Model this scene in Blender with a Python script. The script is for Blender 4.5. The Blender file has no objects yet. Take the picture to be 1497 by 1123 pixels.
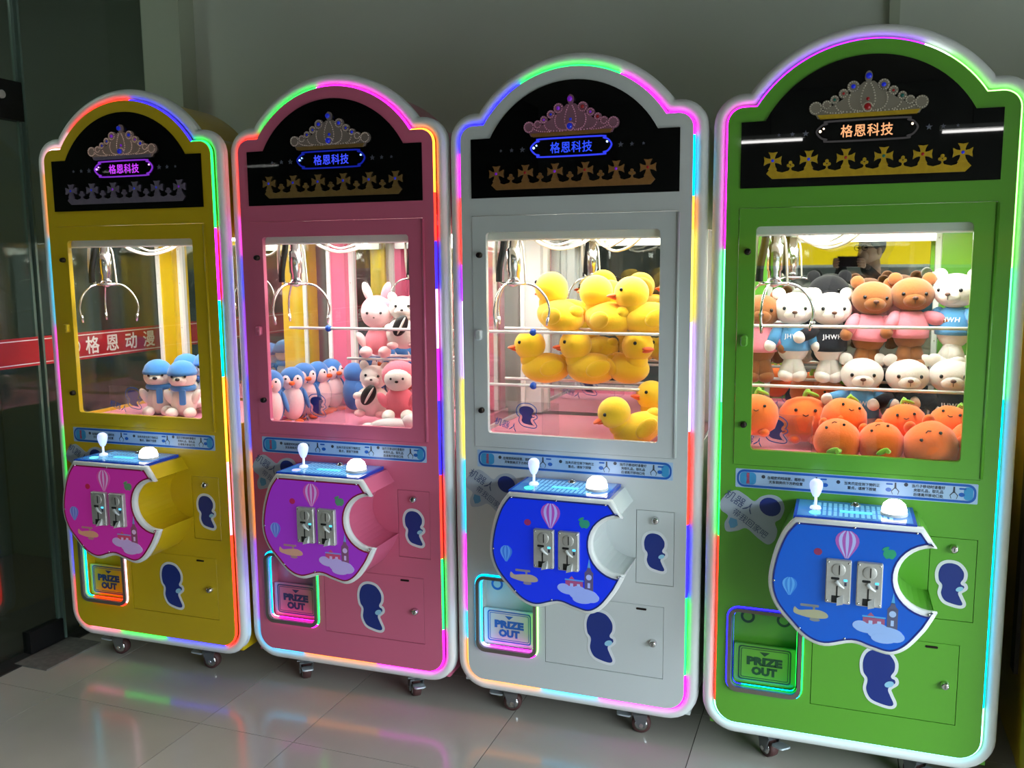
import bpy, bmesh, math, random
from mathutils import Vector, Matrix
from mathutils.geometry import tessellate_polygon
random.seed(7)
PI = math.pi
SC = bpy.context.scene
COL = SC.collection

# ------------------------------------------------------------------ camera
cam_d = bpy.data.cameras.new('camera'); cam = bpy.data.objects.new('camera', cam_d); COL.objects.link(cam)
_r = ((0.939062, 0.343634, -0.008849), (0.037421, -0.127783, -0.991096), (-0.341705, 0.930369, -0.132855))
_m = Matrix.Identity(4)
for i in range(3):
    _m[i][0] = _r[0][i]; _m[i][1] = -_r[1][i]; _m[i][2] = -_r[2][i]
_m[0][3], _m[1][3], _m[2][3] = -0.04361, -2.76068, 1.57668
cam.matrix_world = _m
cam_d.sensor_width = 36; cam_d.lens = 31.672; cam_d.clip_start = 0.02
SC.camera = cam
SC.cycles.transparent_max_bounces = 32
# ------------------------------------------------------------------ daylight, exposure
SC.view_settings.view_transform = 'Standard'; SC.view_settings.look = 'None'
SC.view_settings.gamma = 1; SC.view_settings.exposure = 0.0
try: SC.view_settings.use_curve_mapping = False
except Exception: pass
W = bpy.data.worlds.new('overcast_sky'); SC.world = W; W.use_nodes = True
bg = W.node_tree.nodes['Background']; bg.inputs[0].default_value = (0.80, 0.94, 1.04, 1); bg.inputs[1].default_value = 25.0
def portal(name, loc, rot, sx, sy):
    l = bpy.data.lights.new(name, 'AREA'); l.shape = 'RECTANGLE'; l.size = sx; l.size_y = sy
    l.cycles.is_portal = True
    o = bpy.data.objects.new(name, l); o.location = loc; o.rotation_euler = rot; COL.objects.link(o)
portal('shopfront_daylight', (3.18, -2.9, 1.09), (0, PI/2, 0), 1.98, 5.6)   # sits in the shop window opening on the right

FLOOR = -0.008
YW = 0.854      # back wall
XG = -3.15      # glass wall on the left
# ------------------------------------------------------------------ helpers
def sub(a, b): return (a[0]-b[0], a[1]-b[1], a[2]-b[2])
class MB:
    def __init__(s): s.v = []; s.f = []; s.sm = []
    def add(s, vs, fs, sm=False):
        o = len(s.v); s.v += [tuple(p) for p in vs]
        s.f += [tuple(i+o for i in f) for f in fs]; s.sm += [sm]*len(fs); return s
    def box(s, x0, x1, y0, y1, z0, z1):
        v = [(x0,y0,z0),(x1,y0,z0),(x1,y1,z0),(x0,y1,z0),(x0,y0,z1),(x1,y0,z1),(x1,y1,z1),(x0,y1,z1)]
        return s.add(v, [(0,3,2,1),(4,5,6,7),(0,1,5,4),(1,2,6,5),(2,3,7,6),(3,0,4,7)])
    def cyl(s, p0, p1, r0, r1=None, n=16, caps=True):
        return s.tube([p0, p1], [r0, r0 if r1 is None else r1], n, caps=caps)
    def tube(s, path, r, n=8, closed=False, caps=True):
        P = [Vector(p) for p in path]; k = len(P)
        rr = r if isinstance(r, (list, tuple)) else [r]*k
        vs = []; up = None
        for i in range(k):
            a = P[i-1] if (i > 0 or closed) else P[i]; b = P[(i+1) % k] if (i < k-1 or closed) else P[i]
            t = (b-a).normalized()
            if up is None:
                up = Vector((0,1,0)) if abs(t.y) < .9 else Vector((1,0,0))
            n1 = (up - t*up.dot(t)).normalized(); up = n1; n2 = t.cross(n1)
            for j in range(n):
                an = 2*PI*j/n; vs.append(P[i] + (n1*math.cos(an) + n2*math.sin(an))*rr[i])
        fs = []
        for i in range(k if closed else k-1):
            for j in range(n):
                a, b = i*n+j, i*n+(j+1) % n; c, d = ((i+1) % k)*n+(j+1) % n, ((i+1) % k)*n+j
                fs.append((a, b, c, d))
        s.add(vs, fs, True)
        if caps and not closed:
            o = len(s.v)-len(vs)
            s.f += [tuple(o+j for j in range(n))[::-1], tuple(o+(k-1)*n+j for j in range(n))]; s.sm += [False]*2
        return s
    def ell(s, c, r, n=16, m=10, rot=None):
        if not isinstance(r, (list, tuple)): r = (r, r, r)
        M = rot or Matrix.Identity(3); vs = []; fs = []; C = Vector(c)
        for i in range(m+1):
            th = PI*i/m
            for j in range(n):
                ph = 2*PI*j/n
                vs.append(C + M @ Vector((r[0]*math.sin(th)*math.cos(ph), r[1]*math.sin(th)*math.sin(ph), r[2]*math.cos(th))))
        for i in range(m):
            for j in range(n):
                a, b = i*n+j, i*n+(j+1) % n
                fs.append((a, a+n, b+n, b))
        return s.add(vs, fs, True)
    def lathe(s, prof, o=(0,0,0), ax='z', n=20):
        vs = []; fs = []; k = len(prof)
        for r, h in prof:
            for j in range(n):
                a = 2*PI*j/n; x, y = r*math.cos(a), r*math.sin(a)
                p = (x, y, h) if ax == 'z' else ((x, -h, y) if ax == 'y' else (h, x, y))
                vs.append((o[0]+p[0], o[1]+p[1], o[2]+p[2]))
        for i in range(k-1):
            for j in range(n):
                fs.append((i*n+j, i*n+(j+1) % n, (i+1)*n+(j+1) % n, (i+1)*n+j))
        return s.add(vs, fs, True)
    def prism(s, loops, y0, y1, sm=False):
        """loops in (x,z); first is the outline, the others holes; front at y0, back at y1"""
        pts = [p for l in loops for p in l]; n = len(pts)
        tris = tessellate_polygon([[Vector((p[0], p[1], 0)) for p in l] for l in loops])
        vs = [(p[0], y0, p[1]) for p in pts] + [(p[0], y1, p[1]) for p in pts]
        fs = []
        for t in tris:
            a, b, c = [pts[i] for i in t]
            if (b[0]-a[0])*(c[1]-a[1])-(b[1]-a[1])*(c[0]-a[0]) < 0: t = t[::-1]
            fs.append(tuple(t)); fs.append(tuple(i+n for i in t[::-1]))
        s.add(vs, fs); base = len(s.v)-2*n
        o = 0
        for li, l in enumerate(loops):
            k = len(l); A = sum(l[i][0]*l[(i+1) % k][1]-l[(i+1) % k][0]*l[i][1] for i in range(k))
            fl = (A > 0) == (li == 0)
            for i in range(k):
                a, b = base+o+i, base+o+(i+1) % k
                q = (a, a+n, b+n, b) if fl else (a, b, b+n, a+n)
                s.f.append(q); s.sm.append(sm)
            o += k
        return s
    def plate(s, cx, cz, w, h, r, y0, y1, ch=0.0):
        """rounded rectangular plate, front at y0 (towards the viewer), chamfer ch"""
        L0 = rrect(cx, cz, w, h, r); L1 = rrect(cx, cz, w-2*ch, h-2*ch, max(r-ch, .0005)); k = len(L0)
        vs = [(p[0], y1, p[1]) for p in L0] + [(p[0], y0+ch, p[1]) for p in L0] + [(p[0], y0, p[1]) for p in L1]
        fs = [tuple(range(2*k, 3*k)), tuple(range(k))[::-1]]
        for q in (0, k):
            for i in range(k):
                a, b = q+i, q+(i+1) % k; fs.append((a, b, b+k, a+k))
        return s.add(vs, [f[::-1] if i > 1 else f for i, f in enumerate(fs)])
    def mesh(s, name):
        me = bpy.data.meshes.new(name); me.from_pydata(s.v, [], s.f)
        me.polygons.foreach_set('use_smooth', s.sm); me.update(); return me
    def build(s, name, mat, parent=None, **k): return obj(name, s.mesh(name), mat, parent, **k)
def obj(name, me, mat, parent=None, loc=None, rot=None, scl=None, label=None):
    o = bpy.data.objects.new(name, me)
    if mat is not None:
        if not me.materials: me.materials.append(mat)
        o.material_slots[0].link = 'OBJECT'; o.material_slots[0].material = mat
    if parent is not None: o.parent = parent
    if loc: o.location = loc
    if rot: o.rotation_euler = rot
    if scl: o.scale = scl if isinstance(scl, (list, tuple)) else (scl,)*3
    if label: o['label'] = label
    COL.objects.link(o); return o
CACHE = {}
def cached(key, fn):
    if key not in CACHE: CACHE[key] = fn().mesh(key if isinstance(key, str) else str(key[0]))
    return CACHE[key]
def empty(name, loc=(0,0,0), rz=0, label=None, cat=None, group=None):
    o = bpy.data.objects.new(name, None); o.location = loc; o.rotation_euler = (0,0,rz); o.empty_display_size = .1
    COL.objects.link(o); tag(o, label, cat, group); return o
def tag(o, label=None, cat=None, group=None, kind=None):
    if label: o['label'] = label
    if cat: o['category'] = cat
    if group: o['group'] = group
    if kind: o['kind'] = kind
    return o
def arc(cx, cz, r, a0, a1, n):
    return [(cx+r*math.cos(math.radians(a0+(a1-a0)*i/n)), cz+r*math.sin(math.radians(a0+(a1-a0)*i/n))) for i in range(n+1)]
def rrect(cx, cz, w, h, r, n=5):
    x, z = w/2-r, h/2-r
    return arc(cx+x, cz-z, r, -90, 0, n)+arc(cx+x, cz+z, r, 0, 90, n)+arc(cx-x, cz+z, r, 90, 180, n)+arc(cx-x, cz-z, r, 180, 270, n)
def oval(cx, cz, a, b, n=20, rot=0):
    c, s = math.cos(rot), math.sin(rot)
    return [(cx+a*math.cos(t)*c-b*math.sin(t)*s, cz+a*math.cos(t)*s+b*math.sin(t)*c) for t in [2*PI*i/n for i in range(n)]]
def spline(pts, n=6, closed=True):
    out = []; k = len(pts)
    for i in range(k if closed else k-1):
        g = lambda j: pts[j % k] if closed else pts[min(max(j, 0), k-1)]
        p0, p1, p2, p3 = g(i-1), g(i), g(i+1), g(i+2)
        for q in range(n):
            t = q/n
            out.append(tuple(.5*((2*p1[a])+(-p0[a]+p2[a])*t+(2*p0[a]-5*p1[a]+4*p2[a]-p3[a])*t*t+(-p0[a]+3*p1[a]-3*p2[a]+p3[a])*t**3) for a in range(len(p1))))
    if not closed: out.append(tuple(pts[-1]))
    return out
def offset(loop, d):
    k = len(loop); out = []
    A = sum(loop[i][0]*loop[(i+1) % k][1]-loop[(i+1) % k][0]*loop[i][1] for i in range(k)); sg = 1 if A > 0 else -1
    for i in range(k):
        a, b, c = loop[i-1], loop[i], loop[(i+1) % k]
        n1 = Vector((b[1]-a[1], -(b[0]-a[0]))); n2 = Vector((c[1]-b[1], -(c[0]-b[0])))
        if n1.length < 1e-9 or n2.length < 1e-9: n1 = n2 = n1+n2
        n1.normalize(); n2.normalize(); m = n1+n2; m.normalize(); q = max(m.dot(n1), .5)
        out.append((b[0]+sg*m[0]*d/q, b[1]+sg*m[1]*d/q))
    return out
TXT = {}
def text_data(s, size, bold=0.0, spacing=1.0, line=1.0):
    key = (s, size, bold, spacing, line)
    if key not in TXT:
        cu = bpy.data.curves.new('t', 'FONT'); cu.body = s; cu.size = size; cu.align_x = 'CENTER'; cu.align_y = 'CENTER'
        cu.offset = bold; cu.resolution_u = 2; cu.space_character = spacing; cu.space_line = line
        ob = bpy.data.objects.new('t', cu); COL.objects.link(ob)
        dg = bpy.context.evaluated_depsgraph_get(); me = bpy.data.meshes.new_from_object(ob.evaluated_get(dg))
        vs = [tuple(v.co) for v in me.vertices]; fs = [tuple(p.vertices) for p in me.polygons]
        bpy.data.objects.remove(ob); bpy.data.curves.remove(cu); bpy.data.meshes.remove(me)
        if vs:
            x0 = (min(v[0] for v in vs)+max(v[0] for v in vs))/2; y0 = (min(v[1] for v in vs)+max(v[1] for v in vs))/2
            vs = [(v[0]-x0, v[1]-y0) for v in vs]
        TXT[key] = (vs, fs)
    return TXT[key]
def text(mb, s, cx, cz, y, size, bold=0.0, rot=0.0, spacing=1.0, line=1.0, sx=1.0, fit=None, thick=0.0):
    vs, fs = text_data(s, size, bold, spacing, line)
    if not vs: return mb
    if fit: sx = fit/(max(v[0] for v in vs)-min(v[0] for v in vs))
    c, sn = math.cos(rot), math.sin(rot)
    for k_, (du, dv) in enumerate([(0, 0)]+([(thick, 0), (-thick, 0), (0, thick), (0, -thick)] if thick else [])):
        mb.add([(cx+(v[0]+du)*sx*c-(v[1]+dv)*sn, y-k_*.00005, cz+(v[0]+du)*sx*sn+(v[1]+dv)*c) for v in vs], fs)
    return mb

# ------------------------------------------------------------------ materials
MATS = {}
def lin(c): return tuple((x/255/12.92 if x/255 <= .04045 else ((x/255+.055)/1.055)**2.4) for x in c)
def mat(name, rgb, rough=.5, metal=0, emit=0, ecol=None, spec=.5, coat=0, sheen=0, noise=0, nscale=30, bump=0, sss=0, srgb=True):
    if name in MATS: return MATS[name]
    m = bpy.data.materials.new(name); m.use_nodes = True; nt = m.node_tree; b = nt.nodes['Principled BSDF']
    c = lin(rgb) if srgb else rgb
    b.inputs['Base Color'].default_value = (*c, 1); b.inputs['Roughness'].default_value = rough; b.inputs['Metallic'].default_value = metal
    b.inputs['Specular IOR Level'].default_value = spec; b.inputs['Coat Weight'].default_value = coat; b.inputs['Coat Roughness'].default_value = .06
    if sheen: b.inputs['Sheen Weight'].default_value = sheen; b.inputs['Sheen Roughness'].default_value = .6
    if sss:
        b.inputs['Subsurface Weight'].default_value = sss; b.inputs['Subsurface Radius'].default_value = (.02,.02,.02); b.inputs['Subsurface Scale'].default_value = .6
    if emit:
        b.inputs['Emission Color'].default_value = (*(lin(ecol) if ecol else c), 1); b.inputs['Emission Strength'].default_value = emit
    if noise or bump:
        tc = nt.nodes.new('ShaderNodeTexCoord'); nz = nt.nodes.new('ShaderNodeTexNoise'); nz.inputs['Scale'].default_value = nscale; nz.inputs['Detail'].default_value = 4
        nt.links.new(tc.outputs['Object'], nz.inputs['Vector'])
        if noise:
            mx = nt.nodes.new('ShaderNodeMix'); mx.data_type = 'RGBA'
            mx.inputs['A'].default_value = (*[x*(1-noise) for x in c], 1); mx.inputs['B'].default_value = (*[min(1, x*(1+noise)) for x in c], 1)
            nt.links.new(nz.outputs['Fac'], mx.inputs['Factor']); nt.links.new(mx.outputs['Result'], b.inputs['Base Color'])
        if bump:
            bp = nt.nodes.new('ShaderNodeBump'); bp.inputs['Strength'].default_value = bump; bp.inputs['Distance'].default_value = .004
            nt.links.new(nz.outputs['Fac'], bp.inputs['Height']); nt.links.new(bp.outputs['Normal'], b.inputs['Normal'])
    MATS[name] = m; return m
def glow(name, rgb, s):
    if name in MATS: return MATS[name]
    m = bpy.data.materials.new(name); m.use_nodes = True; nt = m.node_tree; nt.nodes.clear()
    e = nt.nodes.new('ShaderNodeEmission'); o = nt.nodes.new('ShaderNodeOutputMaterial')
    e.inputs[0].default_value = (*rgb, 1); e.inputs[1].default_value = s; nt.links.new(e.outputs[0], o.inputs[0]); MATS[name] = m; return m
def glass(name, tint=(1,1,1), refl=1.0, rough=0.0, dirt=0.0):
    if name in MATS: return MATS[name]
    m = bpy.data.materials.new(name); m.use_nodes = True; nt = m.node_tree; nt.nodes.clear()
    t = nt.nodes.new('ShaderNodeBsdfTransparent'); t.inputs[0].default_value = (*tint, 1)
    g = nt.nodes.new('ShaderNodeBsdfGlossy'); g.inputs['Roughness'].default_value = rough; g.inputs[0].default_value = (refl, refl, refl, 1)
    ge = nt.nodes.new('ShaderNodeNewGeometry'); dt = nt.nodes.new('ShaderNodeVectorMath'); dt.operation = 'DOT_PRODUCT'
    nt.links.new(ge.outputs['Normal'], dt.inputs[0]); nt.links.new(ge.outputs['Incoming'], dt.inputs[1])
    prev = dt.outputs['Value']                                    # Schlick, the same from both sides of the pane
    for op, a, b in (('ABSOLUTE', None, None), ('SUBTRACT', 1.0, None), ('POWER', None, 5.0), ('MULTIPLY', None, .96), ('ADD', None, .04)):
        mt = nt.nodes.new('ShaderNodeMath'); mt.operation = op
        if a is not None: mt.inputs[0].default_value = a; nt.links.new(prev, mt.inputs[1])
        else:
            nt.links.new(prev, mt.inputs[0])
            if b is not None: mt.inputs[1].default_value = b
        prev = mt.outputs[0]
    fr = mt
    mx = nt.nodes.new('ShaderNodeMixShader'); o = nt.nodes.new('ShaderNodeOutputMaterial')
    nt.links.new(fr.outputs[0], mx.inputs[0]); nt.links.new(t.outputs[0], mx.inputs[1]); nt.links.new(g.outputs[0], mx.inputs[2])
    out = mx.outputs[0]
    if dirt:
        d = nt.nodes.new('ShaderNodeBsdfDiffuse'); m2 = nt.nodes.new('ShaderNodeMixShader'); m2.inputs[0].default_value = dirt
        nt.links.new(out, m2.inputs[1]); nt.links.new(d.outputs[0], m2.inputs[2]); out = m2.outputs[0]
    nt.links.new(out, o.inputs[0]); MATS[name] = m; return m
M_TUBE = mat('opal_tube_plastic', (232,234,232), .35, sss=1, spec=.4)
M_BLACK = mat('black_acrylic', (7,7,8), .015, spec=.5)
M_CHROME = mat('chrome', (215,215,215), .16, 1)
M_STEEL = mat('brushed_steel', (190,188,182), .38, .35, noise=.12, nscale=120)
M_DARK = mat('dark_recess', (18,18,18), .6)
M_ZINC = mat('zinc_fork', (120,124,126), .35, .7)
M_RUBBER = mat('grey_wheel_rubber', (78,48,46), .6)
M_WHITE = mat('white_plastic', (228,230,228), .35)
M_OFFWHITE = mat('white_cable_sleeve', (215,205,190), .5)
M_LAMPBOX = mat('white_lamp_housing', (225,230,228), .4)
M_NAVY = mat('navy_print', (28,50,132), .35)
M_SKYP = mat('pale_blue_print', (150,205,232), .35)
M_PEACH = mat('peach_print', (232,196,168), .4)
M_STK = mat('white_sticker_vinyl', (225,228,232), .3)
M_STKG = mat('grey_sticker_vinyl', (170,182,196), .3)
M_GLASS = glass('clear_glass', (.97,.985,.975))
M_ACRYL = glass('acrylic_sheet', (.95,.95,.97), dirt=.03)
M_MIRROR = mat('mirror', (205,210,206), .01, 1)
M_LAMP = glow('interior_lamp', (1,.97,.92), 19)
M_PINKFLOOR = mat('pink_platform', (240,150,175), .35)
M_RED = mat('red_vinyl', (170,25,35), .4)
M_GREYFR = mat('grey_frame_metal', (120,112,105), .4, .4)
M_CYANP = mat('cyan_print', (60,150,205), .3)
M_LBLUE = mat('light_blue_print', (170,200,232), .3)
M_BLUEP = mat('blue_print', (28,95,185), .3)
M_GREYP = mat('dark_grey_print', (55,60,75), .4)
M_REDP = mat('red_print', (205,60,80), .4)

# ------------------------------------------------------------------ the room
def struct(name, mb, m, parent=None):
    o = mb.build(name, m, parent)
    if parent is None: o['kind'] = 'structure'
    return o
M_GROUT = mat('dark_grout', (70,66,60), .8)
M_TILE = [mat('polished_tile_%d' % i, (c, c-5, c-16), .16, noise=.06, nscale=6, spec=.4) for i, c in enumerate((176,172,180))]
fl = struct('floor', MB().box(XG-2.2, 3.2, -6.6, YW+.1, FLOOR-.06, FLOOR-.003), M_GROUT)
xs = [XG, -2.76, -2.1, -1.72]+[-1.72+.632*i for i in range(1, 8)]+[3.2]
ys = [-6.6]+[-.358-.632*i for i in range(9, -1, -1)]+[.274, YW]
k = 0
for i in range(len(xs)-1):
    for j in range(len(ys)-1):
        if ys[j+1]-ys[j] < .01 or xs[i+1]-xs[i] < .01: continue
        w, h = xs[i+1]-xs[i]-.003, ys[j+1]-ys[j]-.003
        me = cached(('floor_tile', round(w, 3), round(h, 3)), lambda: MB().box(0, w, 0, h, -.003, 0))
        obj('floor_tile', me, M_TILE[(i*7+j*3) % 3], fl, loc=(xs[i]+.0015, ys[j]+.0015, FLOOR))
M_WALL = mat('grey_green_paint', (216,221,209), .55, noise=.03, nscale=3, bump=.05)
M_WALL2 = mat('pale_green_trim_paint', (188,196,174), .5)
M_CEIL = mat('ceiling_paint', (112,112,108), .8)  # tone darkened to cut light bounced down from the ceiling
M_WALL3 = mat('bounce_cut_grey', (112,117,110), .6)  # front and right walls darkened to cut bounce light on machine tops
struct('wall_back', MB().box(XG-.0, .085, YW, YW+.1, FLOOR, 3.2).box(.085, 3.2, YW-.02, YW+.1, FLOOR, 3.2), M_WALL)
struct('trim_1', MB().box(.072, .106, YW-.035, YW, FLOOR, 3.2), M_WALL2)
struct('trim_2', MB().box(XG, -2.935, .75, YW, FLOOR, 3.2), M_WALL2)
struct('wall_right', MB().box(3.2, 3.3, -6.6, YW, 2.08, 3.2).box(3.2, 3.3, -6.6, -5.7, FLOOR, 2.08).box(3.2, 3.3, -.1, YW, FLOOR, 2.08).box(3.2, 3.3, -5.7, -.1, FLOOR, .1), M_WALL3)
struct('ceiling', MB().box(XG-2.2, 3.3, -6.6, YW+.1, 3.2, 3.3), M_CEIL)
struct('wall_front', MB().box(XG-2.2, 3.3, -6.7, -6.6, FLOOR, 3.2), M_WALL3)
struct('ground', MB().box(-30, 40, -40, 30, FLOOR-.3, FLOOR-.07), mat('street_paving', (88,87,84), .9, noise=.1, nscale=3))
struct('wall_skyblock', MB().box(11, 12, -26, 14, FLOOR-.07, 2.9), mat('dark_skyblock', (78,77,74), .9, noise=.1, nscale=1))  # unseen block across the street, added to keep sky light off machine tops
M_ALU = mat('window_aluminium', (110,112,112), .4, .6)
wn = struct('window_1', MB().box(3.23, 3.28, -5.7, -.1, .1, .16).box(3.23, 3.28, -5.7, -.1, 2.02, 2.08).box(3.23,3.28,-5.7,-5.65,.16,2.02).box(3.23,3.28,-.15,-.1,.16,2.02).box(3.23,3.28,-3.85,-3.8,.16,2.02).box(3.23,3.28,-2.0,-1.95,.16,2.02), M_ALU)
sb = empty('light_box_sign', (.35, -6.55, 1.5), label='long yellow light box sign mirrored behind the photographer in the green machine', cat='sign')
MB().box(-1.6, 1.6, -.05, 0, 0, .34).build('sign_case', M_WHITE, sb)
MB().box(-1.57, 1.57, 0, .006, .03, .31).build('sign_face', mat('yellow_sign_face', (240,205,20), .4, emit=.9), sb)
# glass wall on the left: a door leaf on a floor hinge and a fixed pane, a dim room beyond it
M_DGLASS = glass('dim_glass', (.82,.88,.84), .9)
M_GEDGE = mat('glass_edge', (90,110,100), .2)
door = empty('door_1', (XG, .04, FLOOR)); door['kind'] = 'structure'
MB().box(-.005, .005, -.9, .0, .02, 2.9).build('pane', M_DGLASS, door)
MB().box(-.006, .006, -.012, .0, .02, 2.9).build('glass_edge', M_GEDGE, door)
MB().box(-.02, .02, -.17, .0, .005, .095).build('floor_hinge_patch', mat('worn_black_metal', (30,30,30), .45, .5), door)
MB().box(-.022, .022, -.17, .0, 2.16, 2.31).build('top_patch', mat('black_patch_metal', (22,22,23), .4, .4), door)
MB().cyl((.03,-.10,2.25),(.02,-.10,2.25),.016,n=16).build('patch_bolt', M_STEEL, door)
gw = struct('wall_left', MB().box(XG-.005, XG+.005, .052, YW, FLOOR, 3.2).box(XG-.005, XG+.005, -6.5, -.87, FLOOR, 3.2).box(XG-.005, XG+.005, -.86, .046, 2.95, 3.2), M_DGLASS)
MB().box(XG-.02, XG+.02, .046, .056, FLOOR, 3.2).build('glass_joint', M_GEDGE, gw)
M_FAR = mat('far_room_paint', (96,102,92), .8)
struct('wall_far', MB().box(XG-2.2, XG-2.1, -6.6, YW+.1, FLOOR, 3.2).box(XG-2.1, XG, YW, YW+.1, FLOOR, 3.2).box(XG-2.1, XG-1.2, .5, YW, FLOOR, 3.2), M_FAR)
struct('trim_3', MB().box(XG-.06, XG+.07, -6.4, YW, FLOOR-.001, FLOOR+.004), mat('dark_threshold', (34,33,31), .5, noise=.3, nscale=20))
struct('trim_4', MB().box(XG+.03, XG+.2, -.22, .06, FLOOR, FLOOR+.006), mat('scuffed_stone_patch', (105,102,96), .5, noise=.5, nscale=45))
# red lettered band stuck on the glass
band = empty('vinyl_band', (XG, 0, 0), label='red vinyl band with white Chinese lettering across the glass wall', cat='sign')
MB().box(.006, .0075, .056, YW-.01, 1.178, 1.296).box(.006, .0075, -.86, .036, 1.178, 1.296).box(.006, .0075, -5.5, -.88, 1.178, 1.296).build('band_sheet', M_RED, band)
mbl = MB(); mbw = MB()
for z in (1.189, 1.284):
    for a, b in ((.056, YW-.01), (-.86, .036), (-5.5, -.88)): mbl.box(.0076, .008, a, b, z-.002, z+.002)
mbl.build('white_line', mat('white_vinyl', (232,224,222), .4), band)
def ytext(mb, s, y, z, x, size, bold, fit=None):
    vs, fs = text_data(s, size, 0)
    q = fit/(max(v[0] for v in vs)-min(v[0] for v in vs)) if fit else 1
    for k_, (a, b) in enumerate(((0, 0), (bold, 0), (-bold, 0), (0, bold), (0, -bold))): mb.add([(x+k_*.0001, y+v[0]*q+a, z+v[1]+b) for v in vs], fs)
    return mb
for base in (.32, -1.6, -2.6, -3.6):
    for i, ch in enumerate('格恩动漫'):
        m_ = ytext(MB(), ch, base+.115*i, 1.237, .0082, .080, .0016)
        m_.build('letter', mat('white_vinyl', (232,224,222), .4), band)
MB().prism([oval(0,0,.026,.03), oval(0,0,.02,.024)[::-1]], 0, .0004).build('mark', mat('white_vinyl', (232,224,222), .4), band, loc=(.0084,.225,1.237), rot=(0,0,PI/2))
# an added, unseen fill lamp that brightens the room beyond the glass
fl_ = empty('fill_lamp', (XG-1.1, -.9, 3.18), label='unseen square fill lamp added in the room beyond the glass wall', cat='lamp')
MB().box(-.3,.3,-.3,.3,-.02,.0).build('frame', M_WHITE, fl_); MB().box(-.28,.28,-.28,.28,-.024,-.02).build('diffuser', glow('fill_lamp_panel', (.9,1,.92), 15.0), fl_)
# two batten lamps hang behind the photographer
M_BATT = glow('batten_tube_light', (1,.98,.95), 24)
for x0, x1 in ((-.95, -.42), (.66, 1.1)):
    L = empty('batten_lamp', ((x0+x1)/2, -5.5, 2.6), label='white batten tube lamp %s of the two seen mirrored in the green machine sign' % ('left' if x0 < 0 else 'right'), cat='lamp')
    w = (x1-x0)/2
    MB().cyl((-w,0,0),(w,0,0),.011,n=10).build('tube', M_BATT, L)
    MB().box(-w-.02, w+.02, -.03, .03, .016, .05).build('housing', M_WHITE, L)
    MB().cyl((0,0,.05),(0,0,.6),.004,n=6).build('cord', M_DARK, L)
# ------------------------------------------------------------------ claw machines
def head_outline(o, rb=.062, rs=.045, na=40):
    """cabinet outline (x,z), counter-clockwise from the bottom left corner, grown by o"""
    hw, zb, zs, R, cz = .378+o, .130-o, 2.018+o, .3526+o, 1.8264
    a = math.degrees(math.asin((zs-cz)/R)); b, s = rb+o, rs+o
    return (arc(-hw+b, zb+b, b, 180, 270, 8)+arc(hw-b, zb+b, b, 270, 360, 8)+arc(hw-s, zs-s, s, 0, 90, 8)
            + arc(0, cz, R, a, 180-a, na)+arc(-hw+s, zs-s, s, 90, 180, 8))
def dense(loop, step=.02):
    out = []; k = len(loop)
    for i in range(k):
        a, b = loop[i], loop[(i+1) % k]; d = math.hypot(b[0]-a[0], b[1]-a[1]); n = max(1, int(d/step))
        out += [(a[0]+(b[0]-a[0])*q/n, a[1]+(b[1]-a[1])*q/n) for q in range(n)]
    return out
LEDC = dict(red=(1,.02,.01), orange=(1,.30,.02), yellow=(1,.75,.05), green=(.01,1,.08), cyan=(0,.55,1), blue=(.015,.01,1), purple=(.30,.01,1),
            magenta=(1,.01,.85), violet=(.65,.4,1), pink=(1,.2,.35), white=(.85,.92,1), mint=(.1,1,.45), ice=(.3,.85,1), rose=(1,.5,.65), lime=(.25,1,.15))
LED_S = 6.0
def led(c): return glow('led_'+c, LEDC[c], LED_S)
APPLE_C = [(.217,.812)]+[(.212+.089*math.cos(math.radians(t)), .7235+.089*math.sin(math.radians(t))) for t in range(95, 266, 10)]+[(.226,.634)]
APPLE_REST = spline([(.226,.634),(.212,.604),(.194,.572),(.155,.522),(.113,.500),(.062,.509),(.014,.520),(-.056,.501),(-.110,.517),(-.157,.561),(-.197,.611),(-.214,.671),(-.205,.747),(-.180,.820),(-.147,.866)], 5, False)
APPLE = [(.181,.866)]+APPLE_C+APPLE_REST[1:]          # clockwise from the top right
APPLE = APPLE[::-1]
STK_SHAPE = spline([(-.15,1.0),(.3,.93),(.6,.62),(.62,.3),(.5,.08),(.64,.0),(.66,-.16),(.42,-.36),(.5,-.58),(.64,-.86),(.5,-1.0),(.1,-.96),(-.3,-.82),(-.5,-.48),(-.46,-.12),(-.62,.1),(-.66,.5),(-.5,.85)], 5)
def sticker(parent, cx, cz, w, h, y, m=None):
    """die-cut vinyl sticker: white margin, plain navy field, pale patches"""
    g = lambda s, dx=0, dz=0: [(cx+p[0]*w/1.32*s+dx, cz+p[1]*h/2*s+dz) for p in STK_SHAPE]
    st = MB().prism([offset(g(1), .0055)], y-.0008, y).build('sticker', m or M_STK, parent)
    MB().prism([offset(g(1), -.004)], y-.0014, y-.0008).build('sticker_field', M_NAVY, st)
    MB().prism([oval(cx+.30*w, cz-.10*h, .14*w, .05*h, rot=.5)], y-.0020, y-.0014).build('sticker_patch', M_SKYP, st)
    return st
def lock(parent, x, z, y, r=.012, m=None):
    lk = obj('cam_lock', cached(('lock', r), lambda: MB().lathe([(0,.016),(.55*r,.016),(.8*r,.0155),(.86*r,.012),(r,.010),(r*1.05,.004),(r*1.05,0)], ax='y', n=18)), m or M_CHROME, parent, loc=(x, y, z))
    obj('key_slot', cached(('keyslot', r), lambda: MB().box(-.0012, .0012, -.0166, -.015, -.45*r, .45*r)), M_DARK, lk)
    return lk
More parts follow.
